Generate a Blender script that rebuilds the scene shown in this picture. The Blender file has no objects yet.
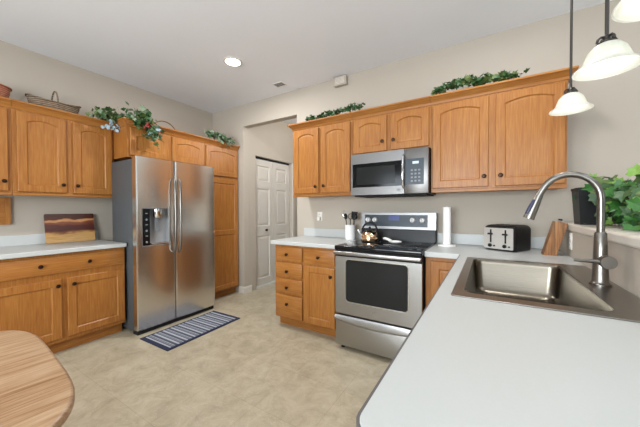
import bpy, bmesh, math, random
from mathutils import Vector, Matrix

# ------------------------------------------------------------------ camera, world, light, exposure
S = bpy.context.scene
COL = S.collection
random.seed(7)
EYE = 1.27
F_PX, YAW, PITCH, ROLL = 276.5, math.radians(31.4), math.radians(-0.8), math.radians(-0.2)
fw = Vector((-math.sin(YAW)*math.cos(PITCH), math.cos(YAW)*math.cos(PITCH), math.sin(PITCH)))
r0 = Vector((math.cos(YAW), math.sin(YAW), 0)); u0 = r0.cross(fw)
rt = math.cos(ROLL)*r0 + math.sin(ROLL)*u0
up = math.cos(ROLL)*u0 - math.sin(ROLL)*r0
cam_data = bpy.data.cameras.new('camera'); cam = bpy.data.objects.new('camera', cam_data); COL.objects.link(cam)
cam.matrix_world = Matrix(((rt.x, up.x, -fw.x, 0), (rt.y, up.y, -fw.y, 0), (rt.z, up.z, -fw.z, EYE), (0, 0, 0, 1)))
cam_data.sensor_fit = 'HORIZONTAL'; cam_data.sensor_width = 36; cam_data.lens = F_PX/640*36
cam_data.clip_start = 0.02
S.camera = cam
S.view_settings.view_transform = 'Standard'; S.view_settings.look = 'None'
S.view_settings.gamma = 1; S.view_settings.use_curve_mapping = False
S.view_settings.exposure = 0.0

CEIL = 2.85; XL = -3.87; YB = 2.97; XR = 4.2; YF = -3.6
W = bpy.data.worlds.new('world'); S.world = W; W.use_nodes = True
bg = W.node_tree.nodes['Background']; bg.inputs[0].default_value = (0.74, 0.87, 1.0, 1); bg.inputs[1].default_value = 1.6

def area(name, loc, direction, sx, sy, watts, color):
    l = bpy.data.lights.new(name, 'AREA'); l.shape = 'RECTANGLE'; l.size = sx; l.size_y = sy
    l.energy = watts; l.color = color
    o = bpy.data.objects.new(name, l); COL.objects.link(o); o.location = loc
    o.rotation_euler = Vector(direction).to_track_quat('-Z', 'Y').to_euler()
    return o
# daylight through the windows behind the camera and through the glass door of the dining side
area('window_daylight_front', (0.2, YF-0.05, 1.55), (0, 1, -0.02), 2.7, 1.55, 50, (0.82, 0.91, 1.0))
area('window_daylight_nook', (-2.3, YF-0.05, 1.55), (0, 1, -0.02), 1.3, 1.55, 50, (0.82, 0.91, 1.0))
area('window_daylight_right', (XR+0.05, 0.6, 1.2), (-1, 0, 0), 2.1, 2.1, 12, (0.86, 0.94, 1.0))
CANS_AND_FILLS = [(-2.33, 2.05), (-2.33, -0.1), (0.08, 2.0), (-0.6, -1.2), (1.6, 1.2), (1.6, -1.2), (-2.33, -2.2)]  # first is the visible can; the rest are added ceiling fill
area('added_ceiling_fill', (1.9, 0.9, 1.8), (0, 0, 1), 0.4, 0.4, 28, (0.90, 0.95, 1.0))  # added fill light to brighten the ceiling; no lamp stands here
area('added_front_fill', (-0.7, -2.2, 1.45), (-0.18, 1, 0), 1.4, 1.2, 118, (0.90, 0.96, 1.0))  # added frontal fill behind the camera, lifts backsplash and counters
CAN_FILL_W, CAN_FILL_COL = [28, 8, 10, 2, 1, 3, 4], (0.97, 0.98, 1.0)

# ------------------------------------------------------------------ materials
def srgb(r, g, b):
    f = lambda c: (c/255/12.92) if c/255 <= 0.04045 else ((c/255+0.055)/1.055)**2.4
    return (f(r), f(g), f(b), 1)
def base_mat(name):
    m = bpy.data.materials.new(name); m.use_nodes = True
    return m, m.node_tree, m.node_tree.nodes['Principled BSDF']
def plain(name, c, rough=0.5, metal=0.0, emit=None, es=0, noise=0.0, nscale=30, spec=None, bump=0):
    m, t, b = base_mat(name)
    b.inputs['Base Color'].default_value = c; b.inputs['Roughness'].default_value = rough; b.inputs['Metallic'].default_value = metal
    if spec is not None: b.inputs['Specular IOR Level'].default_value = spec
    if emit: b.inputs['Emission Color'].default_value = emit; b.inputs['Emission Strength'].default_value = es
    if noise or bump:
        tc = t.nodes.new('ShaderNodeTexCoord'); n = t.nodes.new('ShaderNodeTexNoise'); n.inputs['Scale'].default_value = nscale
        n.inputs['Detail'].default_value = 5
        t.links.new(tc.outputs['Object'], n.inputs['Vector'])
        if noise:
            r = t.nodes.new('ShaderNodeMix'); r.data_type = 'RGBA'
            k = lambda s: tuple(min(1, x*s) for x in c[:3]) + (1,)
            r.inputs[6].default_value = k(1-noise); r.inputs[7].default_value = k(1+noise)
            t.links.new(n.outputs['Fac'], r.inputs[0]); t.links.new(r.outputs[2], b.inputs['Base Color'])
        if bump:
            bp = t.nodes.new('ShaderNodeBump'); bp.inputs['Strength'].default_value = bump; bp.inputs['Distance'].default_value = 0.002
            t.links.new(n.outputs['Fac'], bp.inputs['Height']); t.links.new(bp.outputs[0], b.inputs['Normal'])
    return m
def wood(name, dark, mid, light, axis='Z', rough=0.38, fine=1.0, ring=1.0, coat=0.06, contrast=1.0):
    m, t, b = base_mat(name); L = t.links.new; N = t.nodes.new
    tc = N('ShaderNodeTexCoord'); oi = N('ShaderNodeObjectInfo')
    add = N('ShaderNodeVectorMath'); add.operation = 'ADD'
    cmb = N('ShaderNodeCombineXYZ'); mul = N('ShaderNodeMath'); mul.operation = 'MULTIPLY'; mul.inputs[1].default_value = 13.7
    L(oi.outputs['Random'], mul.inputs[0]); [L(mul.outputs[0], cmb.inputs[i]) for i in range(3)]
    L(tc.outputs['Object'], add.inputs[0]); L(cmb.outputs[0], add.inputs[1])
    mp = N('ShaderNodeMapping'); sc = {'X': (0.06, 1, 1), 'Y': (1, 0.06, 1), 'Z': (1, 1, 0.06)}[axis]
    mp.inputs['Scale'].default_value = sc; L(add.outputs[0], mp.inputs['Vector'])
    n1 = N('ShaderNodeTexNoise'); n1.inputs['Scale'].default_value = 9*ring; n1.inputs['Detail'].default_value = 2; n1.inputs['Distortion'].default_value = 0.6
    L(mp.outputs[0], n1.inputs['Vector'])
    wv = N('ShaderNodeMath'); wv.operation = 'MULTIPLY'; wv.inputs[1].default_value = 34
    L(n1.outputs['Fac'], wv.inputs[0]); sn = N('ShaderNodeMath'); sn.operation = 'SINE'; L(wv.outputs[0], sn.inputs[0])
    n2 = N('ShaderNodeTexNoise'); n2.inputs['Scale'].default_value = 110*fine; n2.inputs['Detail'].default_value = 2; L(mp.outputs[0], n2.inputs['Vector'])
    a1 = N('ShaderNodeMath'); a1.operation = 'MULTIPLY_ADD'; a1.inputs[1].default_value = 0.055*contrast; a1.inputs[2].default_value = 0.0
    L(sn.outputs[0], a1.inputs[0])
    a2 = N('ShaderNodeMath'); a2.operation = 'ADD'; L(a1.outputs[0], a2.inputs[0]); L(n2.outputs['Fac'], a2.inputs[1])
    n3 = N('ShaderNodeTexNoise'); n3.inputs['Scale'].default_value = 2.2; L(add.outputs[0], n3.inputs['Vector'])
    a3 = N('ShaderNodeMath'); a3.operation = 'MULTIPLY_ADD'; a3.inputs[1].default_value = 0.35; a3.inputs[2].default_value = -0.17; L(n3.outputs['Fac'], a3.inputs[0])
    a4 = N('ShaderNodeMath'); a4.operation = 'ADD'; L(a2.outputs[0], a4.inputs[0]); L(a3.outputs[0], a4.inputs[1])
    cr = N('ShaderNodeValToRGB'); e = cr.color_ramp.elements
    e[0].position = 0.22; e[0].color = dark; e[1].position = 0.78; e[1].color = light
    x = e.new(0.5); x.color = mid
    L(a4.outputs[0], cr.inputs[0]); L(cr.outputs[0], b.inputs['Base Color'])
    b.inputs['Specular IOR Level'].default_value = 0.35; b.inputs['Roughness'].default_value = rough; b.inputs['Coat Weight'].default_value = coat; b.inputs['Coat Roughness'].default_value = 0.3
    bp = N('ShaderNodeBump'); bp.inputs['Strength'].default_value = 0.12; bp.inputs['Distance'].default_value = 0.001
    L(n2.outputs['Fac'], bp.inputs['Height']); L(bp.outputs[0], b.inputs['Normal'])
    return m
OD, OM, OL = srgb(142, 85, 35), srgb(157, 101, 45), srgb(170, 116, 56)
M = {}
M['oak'] = wood('oak_vertical_grain', OD, OM, OL, 'Z')
M['oak_h'] = wood('oak_horizontal_grain', OD, OM, OL, 'X')
M['table'] = wood('table_oak', srgb(130, 94, 62), srgb(162, 130, 99), srgb(178, 150, 120), 'Y', rough=0.35, ring=0.8, contrast=1.6)
M['block'] = wood('acacia_block', srgb(92, 56, 30), srgb(140, 94, 54), srgb(176, 126, 78), 'Z', ring=2.5)
M['wall'] = plain('painted_wall', srgb(180, 170, 156), 0.75, noise=0.02, nscale=2, bump=0.08)
M['ceil'] = plain('painted_ceiling', srgb(234, 237, 242), 0.85, noise=0.015, nscale=3)
M['trim'] = plain('white_trim_paint', srgb(214, 208, 198), 0.45)
M['door'] = plain('white_door_paint', srgb(206, 200, 190), 0.45)
M['counter'] = plain('white_laminate', srgb(189, 191, 188), 0.36, noise=0.025, nscale=160)
M['edge'] = plain('dark_laminate_edge', srgb(92, 88, 86), 0.5)
M['ledge'] = plain('cream_ledge', srgb(218, 211, 198), 0.35, noise=0.04, nscale=40)
M['bronze'] = plain('dark_bronze', srgb(58, 40, 30), 0.35, 0.8)
M['black'] = plain('black_plastic', srgb(20, 20, 21), 0.4, spec=0.3)
M['gap'] = plain('matte_black', srgb(14, 14, 15), 0.8)
M['glass_black'] = plain('black_ceramic_glass', srgb(17, 18, 20), 0.1, spec=0.3)
M['oven_glass'] = plain('oven_window_glass', srgb(34, 35, 35), 0.15, spec=0.25)
M['panel'] = plain('slate_control_panel', srgb(56, 64, 72), 0.3, spec=0.3)
M['fridge_side'] = plain('dark_grey_enamel', srgb(74, 78, 80), 0.5, noise=0.03, nscale=200)
M['white'] = plain('white_glaze', srgb(232, 230, 226), 0.3)
M['paper'] = plain('paper', srgb(240, 238, 234), 0.9, noise=0.02, nscale=120)
M['toaster_front'] = plain('satin_silver', srgb(205, 203, 198), 0.38, 0.6)
M['chrome'] = plain('chrome', srgb(215, 215, 215), 0.12, 1.0)
M['blue'] = plain('blue_button', srgb(26, 31, 66), 0.35)
M['rod'] = plain('gunmetal_rod', srgb(72, 68, 64), 0.35, 0.7)
def wicker(name, dark, light, sz=0.016):
    m, t, b = base_mat(name); L = t.links.new; N = t.nodes.new
    tc = N('ShaderNodeTexCoord'); w1 = N('ShaderNodeTexWave'); w1.bands_direction = 'Z'; w1.inputs['Scale'].default_value = 0.31/sz; w1.inputs['Distortion'].default_value = 1.2; w1.inputs['Detail'].default_value = 2
    L(tc.outputs['Object'], w1.inputs['Vector'])
    n = N('ShaderNodeTexNoise'); n.inputs['Scale'].default_value = 38; L(tc.outputs['Object'], n.inputs['Vector'])
    ad = N('ShaderNodeMath'); ad.operation = 'MULTIPLY'; L(w1.outputs['Fac'], ad.inputs[0]); L(n.outputs['Fac'], ad.inputs[1])
    cr = N('ShaderNodeValToRGB'); e = cr.color_ramp.elements; e[0].position = 0.12; e[0].color = dark; e[1].position = 0.45; e[1].color = light
    L(ad.outputs[0], cr.inputs[0]); L(cr.outputs[0], b.inputs['Base Color']); b.inputs['Roughness'].default_value = 0.8
    bp = N('ShaderNodeBump'); bp.inputs['Strength'].default_value = 0.6; bp.inputs['Distance'].default_value = 0.004; L(ad.outputs[0], bp.inputs['Height']); L(bp.outputs[0], b.inputs['Normal'])
    return m
M['wicker_grey'] = wicker('grey_brown_wicker', srgb(86, 70, 54), srgb(150, 128, 104))
M['wicker'] = wicker('brown_wicker', srgb(112, 78, 50), srgb(168, 126, 88))
M['terra'] = wicker('terracotta_wicker', srgb(140, 82, 60), srgb(188, 126, 98))
M['leaf'] = plain('ivy_leaf_dark', srgb(50, 84, 42), 0.5, noise=0.35, nscale=14)
M['leaf2'] = plain('ivy_leaf_bright', srgb(48, 100, 36), 0.42, noise=0.35, nscale=11)
M['leaf3'] = plain('silver_green_leaf', srgb(122, 140, 112), 0.6, noise=0.35, nscale=16)
M['leaf4'] = plain('olive_leaf', srgb(92, 110, 58), 0.6, noise=0.4, nscale=14)
M['leaf5'] = plain('ivy_leaf_young', srgb(112, 150, 62), 0.45, noise=0.25, nscale=14)
M['stem'] = plain('brown_stem', srgb(86, 66, 42), 0.8)
M['blossom'] = plain('grey_blue_blossom', srgb(160, 182, 190), 0.7, noise=0.12, nscale=40)
M['red'] = plain('red_blossom', srgb(150, 52, 50), 0.7, noise=0.2, nscale=40)
M['navy'] = plain('navy_rug_border', srgb(36, 42, 66), 0.95, bump=0.5, nscale=300)
M['outlet'] = plain('outlet_plastic', srgb(228, 222, 212), 0.4)
M['lamp'] = plain('ceiling_lamp_lens', (1, 1, 1, 1), 0.5, emit=(1, 0.96, 0.9, 1), es=16)
M['bulb'] = plain('pendant_bulb', (1, 1, 1, 1), 0.5, emit=(1, 0.95, 0.88, 1), es=2.5)
M['lcd'] = plain('display_glow', srgb(150, 170, 180), 0.4, emit=srgb(190, 210, 225), es=0.7)
M['lcd_blue'] = plain('display_blue', srgb(20, 30, 70), 0.3, emit=srgb(40, 60, 140), es=0.5)
M['copper'] = plain('warm_polished_steel', srgb(226, 192, 156), 0.1, 1.0)
M['grey'] = plain('grey_plastic', srgb(120, 124, 128), 0.4)
M['silver'] = plain('silver_plastic', srgb(158, 160, 162), 0.35, 0.3)
M['soil'] = plain('potting_soil', srgb(50, 38, 28), 0.95, noise=0.3, nscale=80)

def steel(name, c, rough=0.27, axis='Z'):
    m, t, b = base_mat(name); L = t.links.new; N = t.nodes.new
    tc = N('ShaderNodeTexCoord'); mp = N('ShaderNodeMapping'); s = {'X': (1.5, 900, 900), 'Z': (900, 900, 1.5)}[axis]
    mp.inputs['Scale'].default_value = s; L(tc.outputs['Object'], mp.inputs[0])
    n = N('ShaderNodeTexNoise'); n.inputs['Scale'].default_value = 1; n.inputs['Detail'].default_value = 3; L(mp.outputs[0], n.inputs['Vector'])
    mr = N('ShaderNodeMapRange'); mr.inputs[3].default_value = rough-0.03; mr.inputs[4].default_value = rough+0.04
    L(n.outputs['Fac'], mr.inputs[0]); L(mr.outputs[0], b.inputs['Roughness'])
    bp = N('ShaderNodeBump'); bp.inputs['Strength'].default_value = 0.02; bp.inputs['Distance'].default_value = 0.0002
    L(n.outputs['Fac'], bp.inputs['Height']); L(bp.outputs[0], b.inputs['Normal'])
    b.inputs['Base Color'].default_value = c; b.inputs['Metallic'].default_value = 1
    return m
M['steel'] = steel('stainless_steel', srgb(166, 165, 163), 0.3, 'X')
M['steel_v'] = plain('stainless_steel_vertical', srgb(222, 219, 214), 0.24, 1.0)
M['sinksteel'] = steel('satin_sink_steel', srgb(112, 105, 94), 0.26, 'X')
M['rimsteel'] = steel('sink_rim_steel', srgb(148, 143, 136), 0.3, 'X')
M['steel_hood'] = steel('brushed_appliance_steel', srgb(146, 146, 146), 0.42, 'X')
M['steel_dark'] = steel('dark_brushed_steel', srgb(118, 116, 114), 0.36, 'X')
M['nickel'] = plain('brushed_nickel', srgb(128, 124, 118), 0.3, 1.0)

def floor_mat():
    m, t, b = base_mat('stone_look_vinyl_tile'); L = t.links.new; N = t.nodes.new
    tc = N('ShaderNodeTexCoord')
    n = N('ShaderNodeTexNoise'); n.inputs['Scale'].default_value = 7; n.inputs['Detail'].default_value = 10; n.inputs['Roughness'].default_value = 0.7; n.inputs['Distortion'].default_value = 0.7
    L(tc.outputs['Object'], n.inputs['Vector'])
    cr = N('ShaderNodeValToRGB'); e = cr.color_ramp.elements
    e[0].position = 0.25; e[0].color = srgb(154, 141, 117); e[1].position = 0.7; e[1].color = srgb(194, 184, 160)
    x = e.new(0.5); x.color = srgb(178, 166, 141)
    L(n.outputs['Fac'], cr.inputs[0])
    v = N('ShaderNodeTexNoise'); v.inputs['Scale'].default_value = 9; v.inputs['Detail'].default_value = 4; v.inputs['Distortion'].default_value = 2.5
    L(tc.outputs['Object'], v.inputs['Vector'])
    vr = N('ShaderNodeValToRGB'); q = vr.color_ramp.elements; q[0].position = 0.485; q[0].color = (0, 0, 0, 1); q[1].position = 0.515; q[1].color = (0, 0, 0, 1)
    y = q.new(0.5); y.color = (1, 1, 1, 1); L(v.outputs['Fac'], vr.inputs[0])
    mx = N('ShaderNodeMix'); mx.data_type = 'RGBA'; mx.inputs[7].default_value = srgb(216, 210, 192)
    k = N('ShaderNodeMath'); k.operation = 'MULTIPLY'; k.inputs[1].default_value = 0.25; L(vr.outputs[0], k.inputs[0]); L(k.outputs[0], mx.inputs[0]); L(cr.outputs[0], mx.inputs[6])
    bk = N('ShaderNodeTexBrick'); bk.inputs['Scale'].default_value = 1; bk.offset = 0; bk.inputs['Mortar Size'].default_value = 0.0022; bk.inputs['Mortar Smooth'].default_value = 0.6
    bk.inputs['Brick Width'].default_value = 0.43; bk.inputs['Row Height'].default_value = 0.43
    bk.inputs['Color1'].default_value = (1, 1, 1, 1); bk.inputs['Color2'].default_value = (0.95, 0.95, 0.95, 1); bk.inputs['Mortar'].default_value = (0.80, 0.78, 0.74, 1)
    L(tc.outputs['Object'], bk.inputs['Vector'])
    m2 = N('ShaderNodeMix'); m2.data_type = 'RGBA'; m2.blend_type = 'MULTIPLY'; m2.inputs[0].default_value = 1
    L(mx.outputs[2], m2.inputs[6]); L(bk.outputs['Color'], m2.inputs[7]); L(m2.outputs[2], b.inputs['Base Color'])
    b.inputs['Roughness'].default_value = 0.42
    return m
M['floor'] = floor_mat()

def stripes_mat():
    m, t, b = base_mat('striped_rug_weave'); L = t.links.new; N = t.nodes.new
    tc = N('ShaderNodeTexCoord'); sp = N('ShaderNodeSeparateXYZ'); L(tc.outputs['Object'], sp.inputs[0])
    k = N('ShaderNodeMath'); k.operation = 'MULTIPLY'; k.inputs[1].default_value = 1/0.085; L(sp.outputs['Y'], k.inputs[0])
    fr = N('ShaderNodeMath'); fr.operation = 'FRACT'; L(k.outputs[0], fr.inputs[0])
    cr = N('ShaderNodeValToRGB'); cr.color_ramp.interpolation = 'CONSTANT'; e = cr.color_ramp.elements
    a, c, d = srgb(36, 44, 68), srgb(172, 177, 184), srgb(112, 118, 134)
    e[0].position = 0; e[0].color = a; e[1].position = 0.28; e[1].color = c
    for p, q in ((0.52, a), (0.64, d), (0.80, a), (0.86, c), (0.95, a)): z = e.new(p); z.color = q
    L(fr.outputs[0], cr.inputs[0])
    n = N('ShaderNodeTexNoise'); n.inputs['Scale'].default_value = 120; L(tc.outputs['Object'], n.inputs['Vector'])
    mx = N('ShaderNodeMix'); mx.data_type = 'RGBA'; mx.blend_type = 'MULTIPLY'; mx.inputs[0].default_value = 0.25
    L(cr.outputs[0], mx.inputs[6]); L(n.outputs['Fac'], mx.inputs[7])
    bc = N('ShaderNodeBrightContrast'); bc.inputs['Bright'].default_value = 0.05; L(mx.outputs[2], bc.inputs[0])
    L(bc.outputs[0], b.inputs['Base Color']); b.inputs['Roughness'].default_value = 0.95
    return m
M['stripes'] = stripes_mat()

def board_mat():
    m, t, b = base_mat('live_edge_board'); L = t.links.new; N = t.nodes.new
    tc = N('ShaderNodeTexCoord'); sp = N('ShaderNodeSeparateXYZ'); L(tc.outputs['Object'], sp.inputs[0])
    mp = N('ShaderNodeMapping'); mp.inputs['Scale'].default_value = (3, 3, 9); L(tc.outputs['Object'], mp.inputs[0])
    n = N('ShaderNodeTexNoise'); n.inputs['Scale'].default_value = 1.6; n.inputs['Detail'].default_value = 5; L(mp.outputs[0], n.inputs['Vector'])
    ma = N('ShaderNodeMath'); ma.operation = 'MULTIPLY_ADD'; ma.inputs[1].default_value = 0.10; ma.inputs[2].default_value = -0.05; L(n.outputs['Fac'], ma.inputs[0])
    ad = N('ShaderNodeMath'); ad.operation = 'ADD'; L(sp.outputs['Z'], ad.inputs[0]); L(ma.outputs[0], ad.inputs[1])
    dv = N('ShaderNodeMath'); dv.operation = 'DIVIDE'; dv.inputs[1].default_value = 0.30; L(ad.outputs[0], dv.inputs[0])
    cr = N('ShaderNodeValToRGB'); e = cr.color_ramp.elements
    e[0].position = 0; e[0].color = srgb(196, 154, 98); e[1].position = 1; e[1].color = srgb(72, 36, 26)
    for p, c in ((0.28, srgb(186, 142, 84)), (0.35, srgb(110, 58, 34)), (0.42, srgb(74, 34, 28)), (0.62, srgb(84, 38, 30)), (0.70, srgb(140, 78, 46)), (0.735, srgb(206, 152, 100)), (0.79, srgb(196, 136, 84)), (0.82, srgb(84, 42, 30))):
        z = e.new(p); z.color = c
    L(dv.outputs[0], cr.inputs[0])
    n2 = N('ShaderNodeTexNoise'); n2.inputs['Scale'].default_value = 14; mp2 = N('ShaderNodeMapping'); mp2.inputs['Scale'].default_value = (0.5, 0.5, 9); L(tc.outputs['Object'], mp2.inputs[0]); L(mp2.outputs[0], n2.inputs['Vector'])
    mx = N('ShaderNodeMix'); mx.data_type = 'RGBA'; mx.blend_type = 'OVERLAY'; mx.inputs[0].default_value = 0.5
    L(cr.outputs[0], mx.inputs[6]); L(n2.outputs['Fac'], mx.inputs[7]); L(mx.outputs[2], b.inputs['Base Color'])
    b.inputs['Roughness'].default_value = 0.3
    return m
M['board'] = board_mat()

def shade_mat():
    m, t, b = base_mat('frosted_alabaster_glass'); L = t.links.new; N = t.nodes.new
    tc = N('ShaderNodeTexCoord'); n = N('ShaderNodeTexNoise'); n.inputs['Scale'].default_value = 14; n.inputs['Distortion'].default_value = 1.5; L(tc.outputs['Object'], n.inputs['Vector'])
    mx = N('ShaderNodeMix'); mx.data_type = 'RGBA'; mx.inputs[6].default_value = srgb(212, 213, 205); mx.inputs[7].default_value = srgb(228, 229, 222); L(n.outputs['Fac'], mx.inputs[0])
    L(mx.outputs[2], b.inputs['Base Color']); b.inputs['Roughness'].default_value = 0.25
    tr = N('ShaderNodeBsdfTranslucent'); L(mx.outputs[2], tr.inputs[0])
    ms = N('ShaderNodeMixShader'); ms.inputs[0].default_value = 0.5
    out = t.nodes['Material Output']; L(b.outputs[0], ms.inputs[1]); L(tr.outputs[0], ms.inputs[2]); L(ms.outputs[0], out.inputs[0])
    return m
M['shade'] = shade_mat()

# ------------------------------------------------------------------ mesh helpers
class MB:
    def __init__(s): s.bm = bmesh.new()
    def face(s, pts):
        try: return s.bm.faces.new([s.bm.verts.new(p) for p in pts])
        except ValueError: return None
    def box(s, x0, y0, z0, x1, y1, z1, bev=0, seg=2):
        r = bmesh.ops.create_cube(s.bm, size=1)
        for v in r['verts']:
            v.co = Vector(((x0+x1)/2 + v.co.x*(x1-x0), (y0+y1)/2 + v.co.y*(y1-y0), (z0+z1)/2 + v.co.z*(z1-z0)))
        if bev:
            ed = list({e for v in r['verts'] for e in v.link_edges})
            bmesh.ops.bevel(s.bm, geom=ed, offset=bev, segments=seg, affect='EDGES', profile=0.5)
        return s
    def prism(s, poly, z0, z1, f=lambda a, b, c: (a, b, c), holes=()):
        """poly in (a,b), extruded along c; f maps (a,b,c) to x,y,z"""
        bm = bmesh.new(); edges = []
        for lp in [poly]+list(holes):
            vs = [bm.verts.new((p[0], p[1], 0)) for p in lp]
            edges += [bm.edges.new((vs[i], vs[(i+1) % len(vs)])) for i in range(len(vs))]
        if holes: bmesh.ops.triangle_fill(bm, edges=edges, use_beauty=True)
        else: bm.faces.new([v for v in bm.verts])
        bm.verts.index_update()
        co = [v.co.copy() for v in bm.verts]; fs = [[v.index for v in fc.verts] for fc in bm.faces]
        bd = [[v.index for v in e.verts] for e in edges]
        bm.free()
        lo = [s.bm.verts.new(f(c.x, c.y, z0)) for c in co]; hi = [s.bm.verts.new(f(c.x, c.y, z1)) for c in co]
        for q in fs:
            s.bm.faces.new([hi[i] for i in q]); s.bm.faces.new([lo[i] for i in reversed(q)])
        for a, b in bd: s.bm.faces.new([lo[a], lo[b], hi[b], hi[a]])
        return s
    def rings(s, loops, cap0=True, cap1=True, close=True):
        vs = [[s.bm.verts.new(p) for p in l] for l in loops]
        n = len(vs[0])
        for a, b in zip(vs, vs[1:]):
            for i in range(n if close else n-1):
                j = (i+1) % n
                s.bm.faces.new([a[i], a[j], b[j], b[i]])
        if cap0: s.bm.faces.new(list(reversed(vs[0])))
        if cap1: s.bm.faces.new(vs[-1])
        return s
    def lathe(s, prof, c=(0, 0, 0), axis='z', n=28, cap0=True, cap1=True, sx=1, sy=1):
        L = []
        for r, h in prof:
            ring = []
            for i in range(n):
                a = 2*math.pi*i/n; x, y = r*math.cos(a)*sx, r*math.sin(a)*sy
                p = {'z': (x, y, h), 'y': (x, h, -y), '-y': (x, -h, y), 'x': (h, x, y)}[axis]
                ring.append((c[0]+p[0], c[1]+p[1], c[2]+p[2]))
            L.append(ring)
        return s.rings(L, cap0, cap1)
    def tube(s, pts, rad, n=10, caps=True):
        pts = [Vector(p) for p in pts]; k = len(pts)
        rads = rad if isinstance(rad, (list, tuple)) else [rad]*k
        L = []; prev = None
        for i in range(k):
            d = (pts[min(i+1, k-1)]-pts[max(i-1, 0)]).normalized()
            if prev is None:
                a = Vector((0, 0, 1)) if abs(d.z) < 0.9 else Vector((1, 0, 0))
                nrm = (a - d*a.dot(d)).normalized()
            else: nrm = (prev - d*prev.dot(d)).normalized()
            prev = nrm; bn = d.cross(nrm)
            L.append([pts[i] + (nrm*math.cos(2*math.pi*j/n)+bn*math.sin(2*math.pi*j/n))*rads[i] for j in range(n)])
        return s.rings(L, caps, caps)
    def sweep(s, path, prof, closed_prof=True):
        """profile (outward, z) swept along plan polyline with mitres; outward = right of direction"""
        P = [Vector((p[0], p[1])) for p in path]; L = []
        for i, p in enumerate(P):
            d0 = (P[i]-P[i-1]).normalized() if i else (P[1]-P[0]).normalized()
            d1 = (P[i+1]-P[i]).normalized() if i < len(P)-1 else d0
            n0, n1 = Vector((d0.y, -d0.x)), Vector((d1.y, -d1.x)); b = (n0+n1)
            b = b/(b.dot(n0)) if b.length > 1e-6 else n0
            L.append([(p.x+b.x*o, p.y+b.y*o, z) for o, z in prof])
        return s.rings(L)
    def sphere(s, c, r, n=12, sc=(1, 1, 1)):
        q = bmesh.ops.create_uvsphere(s.bm, u_segments=n, v_segments=max(6, n//2), radius=r)
        for v in q['verts']: v.co = Vector((c[0]+v.co.x*sc[0], c[1]+v.co.y*sc[1], c[2]+v.co.z*sc[2]))
        return s
    def build(s, name, mat, parent=None, smooth=35, loc=None, norm=True):
        if norm: bmesh.ops.recalc_face_normals(s.bm, faces=s.bm.faces[:])
        me = bpy.data.meshes.new(name); s.bm.to_mesh(me); s.bm.free()
        if smooth:
            for p in me.polygons: p.use_smooth = True
            me.set_sharp_from_angle(angle=math.radians(smooth))
        me.materials.append(M[mat] if isinstance(mat, str) else mat)
        o = bpy.data.objects.new(name, me); COL.objects.link(o)
        if parent: o.parent = parent
        if loc: o.location = loc
        return o
def tag(o, label, cat, group=None):
    o['label'] = label; o['category'] = cat
    if group: o['group'] = group
    return o
def thing(name, label, cat, loc=(0, 0, 0), rz=0, group=None):
    o = bpy.data.objects.new(name, None); COL.objects.link(o); o.location = loc; o.rotation_euler = (0, 0, rz)
    o.empty_display_size = 0.05
    return tag(o, label, cat, group)
def structure(o, label=None):
    o['kind'] = 'structure'
    if label: o['label'] = label
    return o
def rrect(x0, y0, x1, y1, r, n=5):
    out = []
    for cx, cy, a0 in ((x1-r, y1-r, 0), (x0+r, y1-r, 90), (x0+r, y0+r, 180), (x1-r, y0+r, 270)):
        for i in range(n+1):
            a = math.radians(a0+90*i/n); out.append((cx+r*math.cos(a), cy+r*math.sin(a)))
    return out
PI = math.pi

# ------------------------------------------------------------------ the room
OPX0, OPX1, OPZ = -3.16, -2.165, 2.525     # opening to the hall
WT = 0.11
structure(MB().box(XL-0.2, YF-0.2, -0.12, XR+0.2, 4.8, 0).build('floor', 'floor', smooth=0), 'beige stone-look tile floor')
structure(MB().box(XL-0.2, YF-0.2, CEIL, XR+0.2, 4.8, CEIL+0.12).build('ceiling', 'ceil', smooth=0), 'flat white painted ceiling')
structure(MB().box(XL-0.15, YF-0.2, 0, XL, YB, CEIL).build('wall_left', 'wall', smooth=0), 'beige painted wall behind the refrigerator')
b = MB()
b.prism([(XL-0.15, 0), (OPX0, 0), (OPX0, OPZ), (OPX1, OPZ), (OPX1, 0), (XR+0.15, 0), (XR+0.15, CEIL), (XL-0.15, CEIL)], YB, YB+WT, lambda a, c, d: (a, d, c))
structure(b.build('wall_back', 'wall', smooth=0), 'beige painted wall behind the range with an opening to the hall')
def wall_with_holes(name, u0, u1, holes, f, t0, t1, label):
    b = MB(); b.prism([(u0, 0), (u1, 0), (u1, CEIL), (u0, CEIL)], t0, t1, f, [[(h[0], h[1]), (h[2], h[1]), (h[2], h[3]), (h[0], h[3])] for h in holes])
    return structure(b.build(name, 'wall', smooth=0), label)
wall_with_holes('wall_front', XL-0.15, XR+0.15, [(-1.2, 0.75, 1.6, 2.35), (-3.0, 0.75, -1.6, 2.35)], lambda a, c, d: (a, d, c), YF-0.15, YF, 'beige painted wall behind the camera with two windows')
wall_with_holes('wall_right', YF-0.15, YB, [(-0.5, 0.1, 1.7, 2.3)], lambda a, c, d: (d, a, c), XR, XR+0.15, 'beige painted wall of the dining side')
def window(n, f, u0, v0, u1, v1, bars):
    root = bpy.data.objects.new('window_%d' % n, None); COL.objects.link(root); structure(root, 'white framed window')
    b = MB(); w = 0.05
    for a in ((u0, v0, u0+w, v1), (u1-w, v0, u1, v1), (u0+w, v0, u1-w, v0+w), (u0+w, v1-w, u1-w, v1)):
        p, q = f(a[0], a[1], 0.02), f(a[2], a[3], 0.10); b.box(min(p[0], q[0]), min(p[1], q[1]), min(p[2], q[2]), max(p[0], q[0]), max(p[1], q[1]), max(p[2], q[2]))
    for k in bars:
        p, q = f(k-0.025, v0+w, 0.03), f(k+0.025, v1-w, 0.09); b.box(min(p[0], q[0]), min(p[1], q[1]), min(p[2], q[2]), max(p[0], q[0]), max(p[1], q[1]), max(p[2], q[2]))
    b.build('window_frame', 'trim', root, smooth=0)
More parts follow.
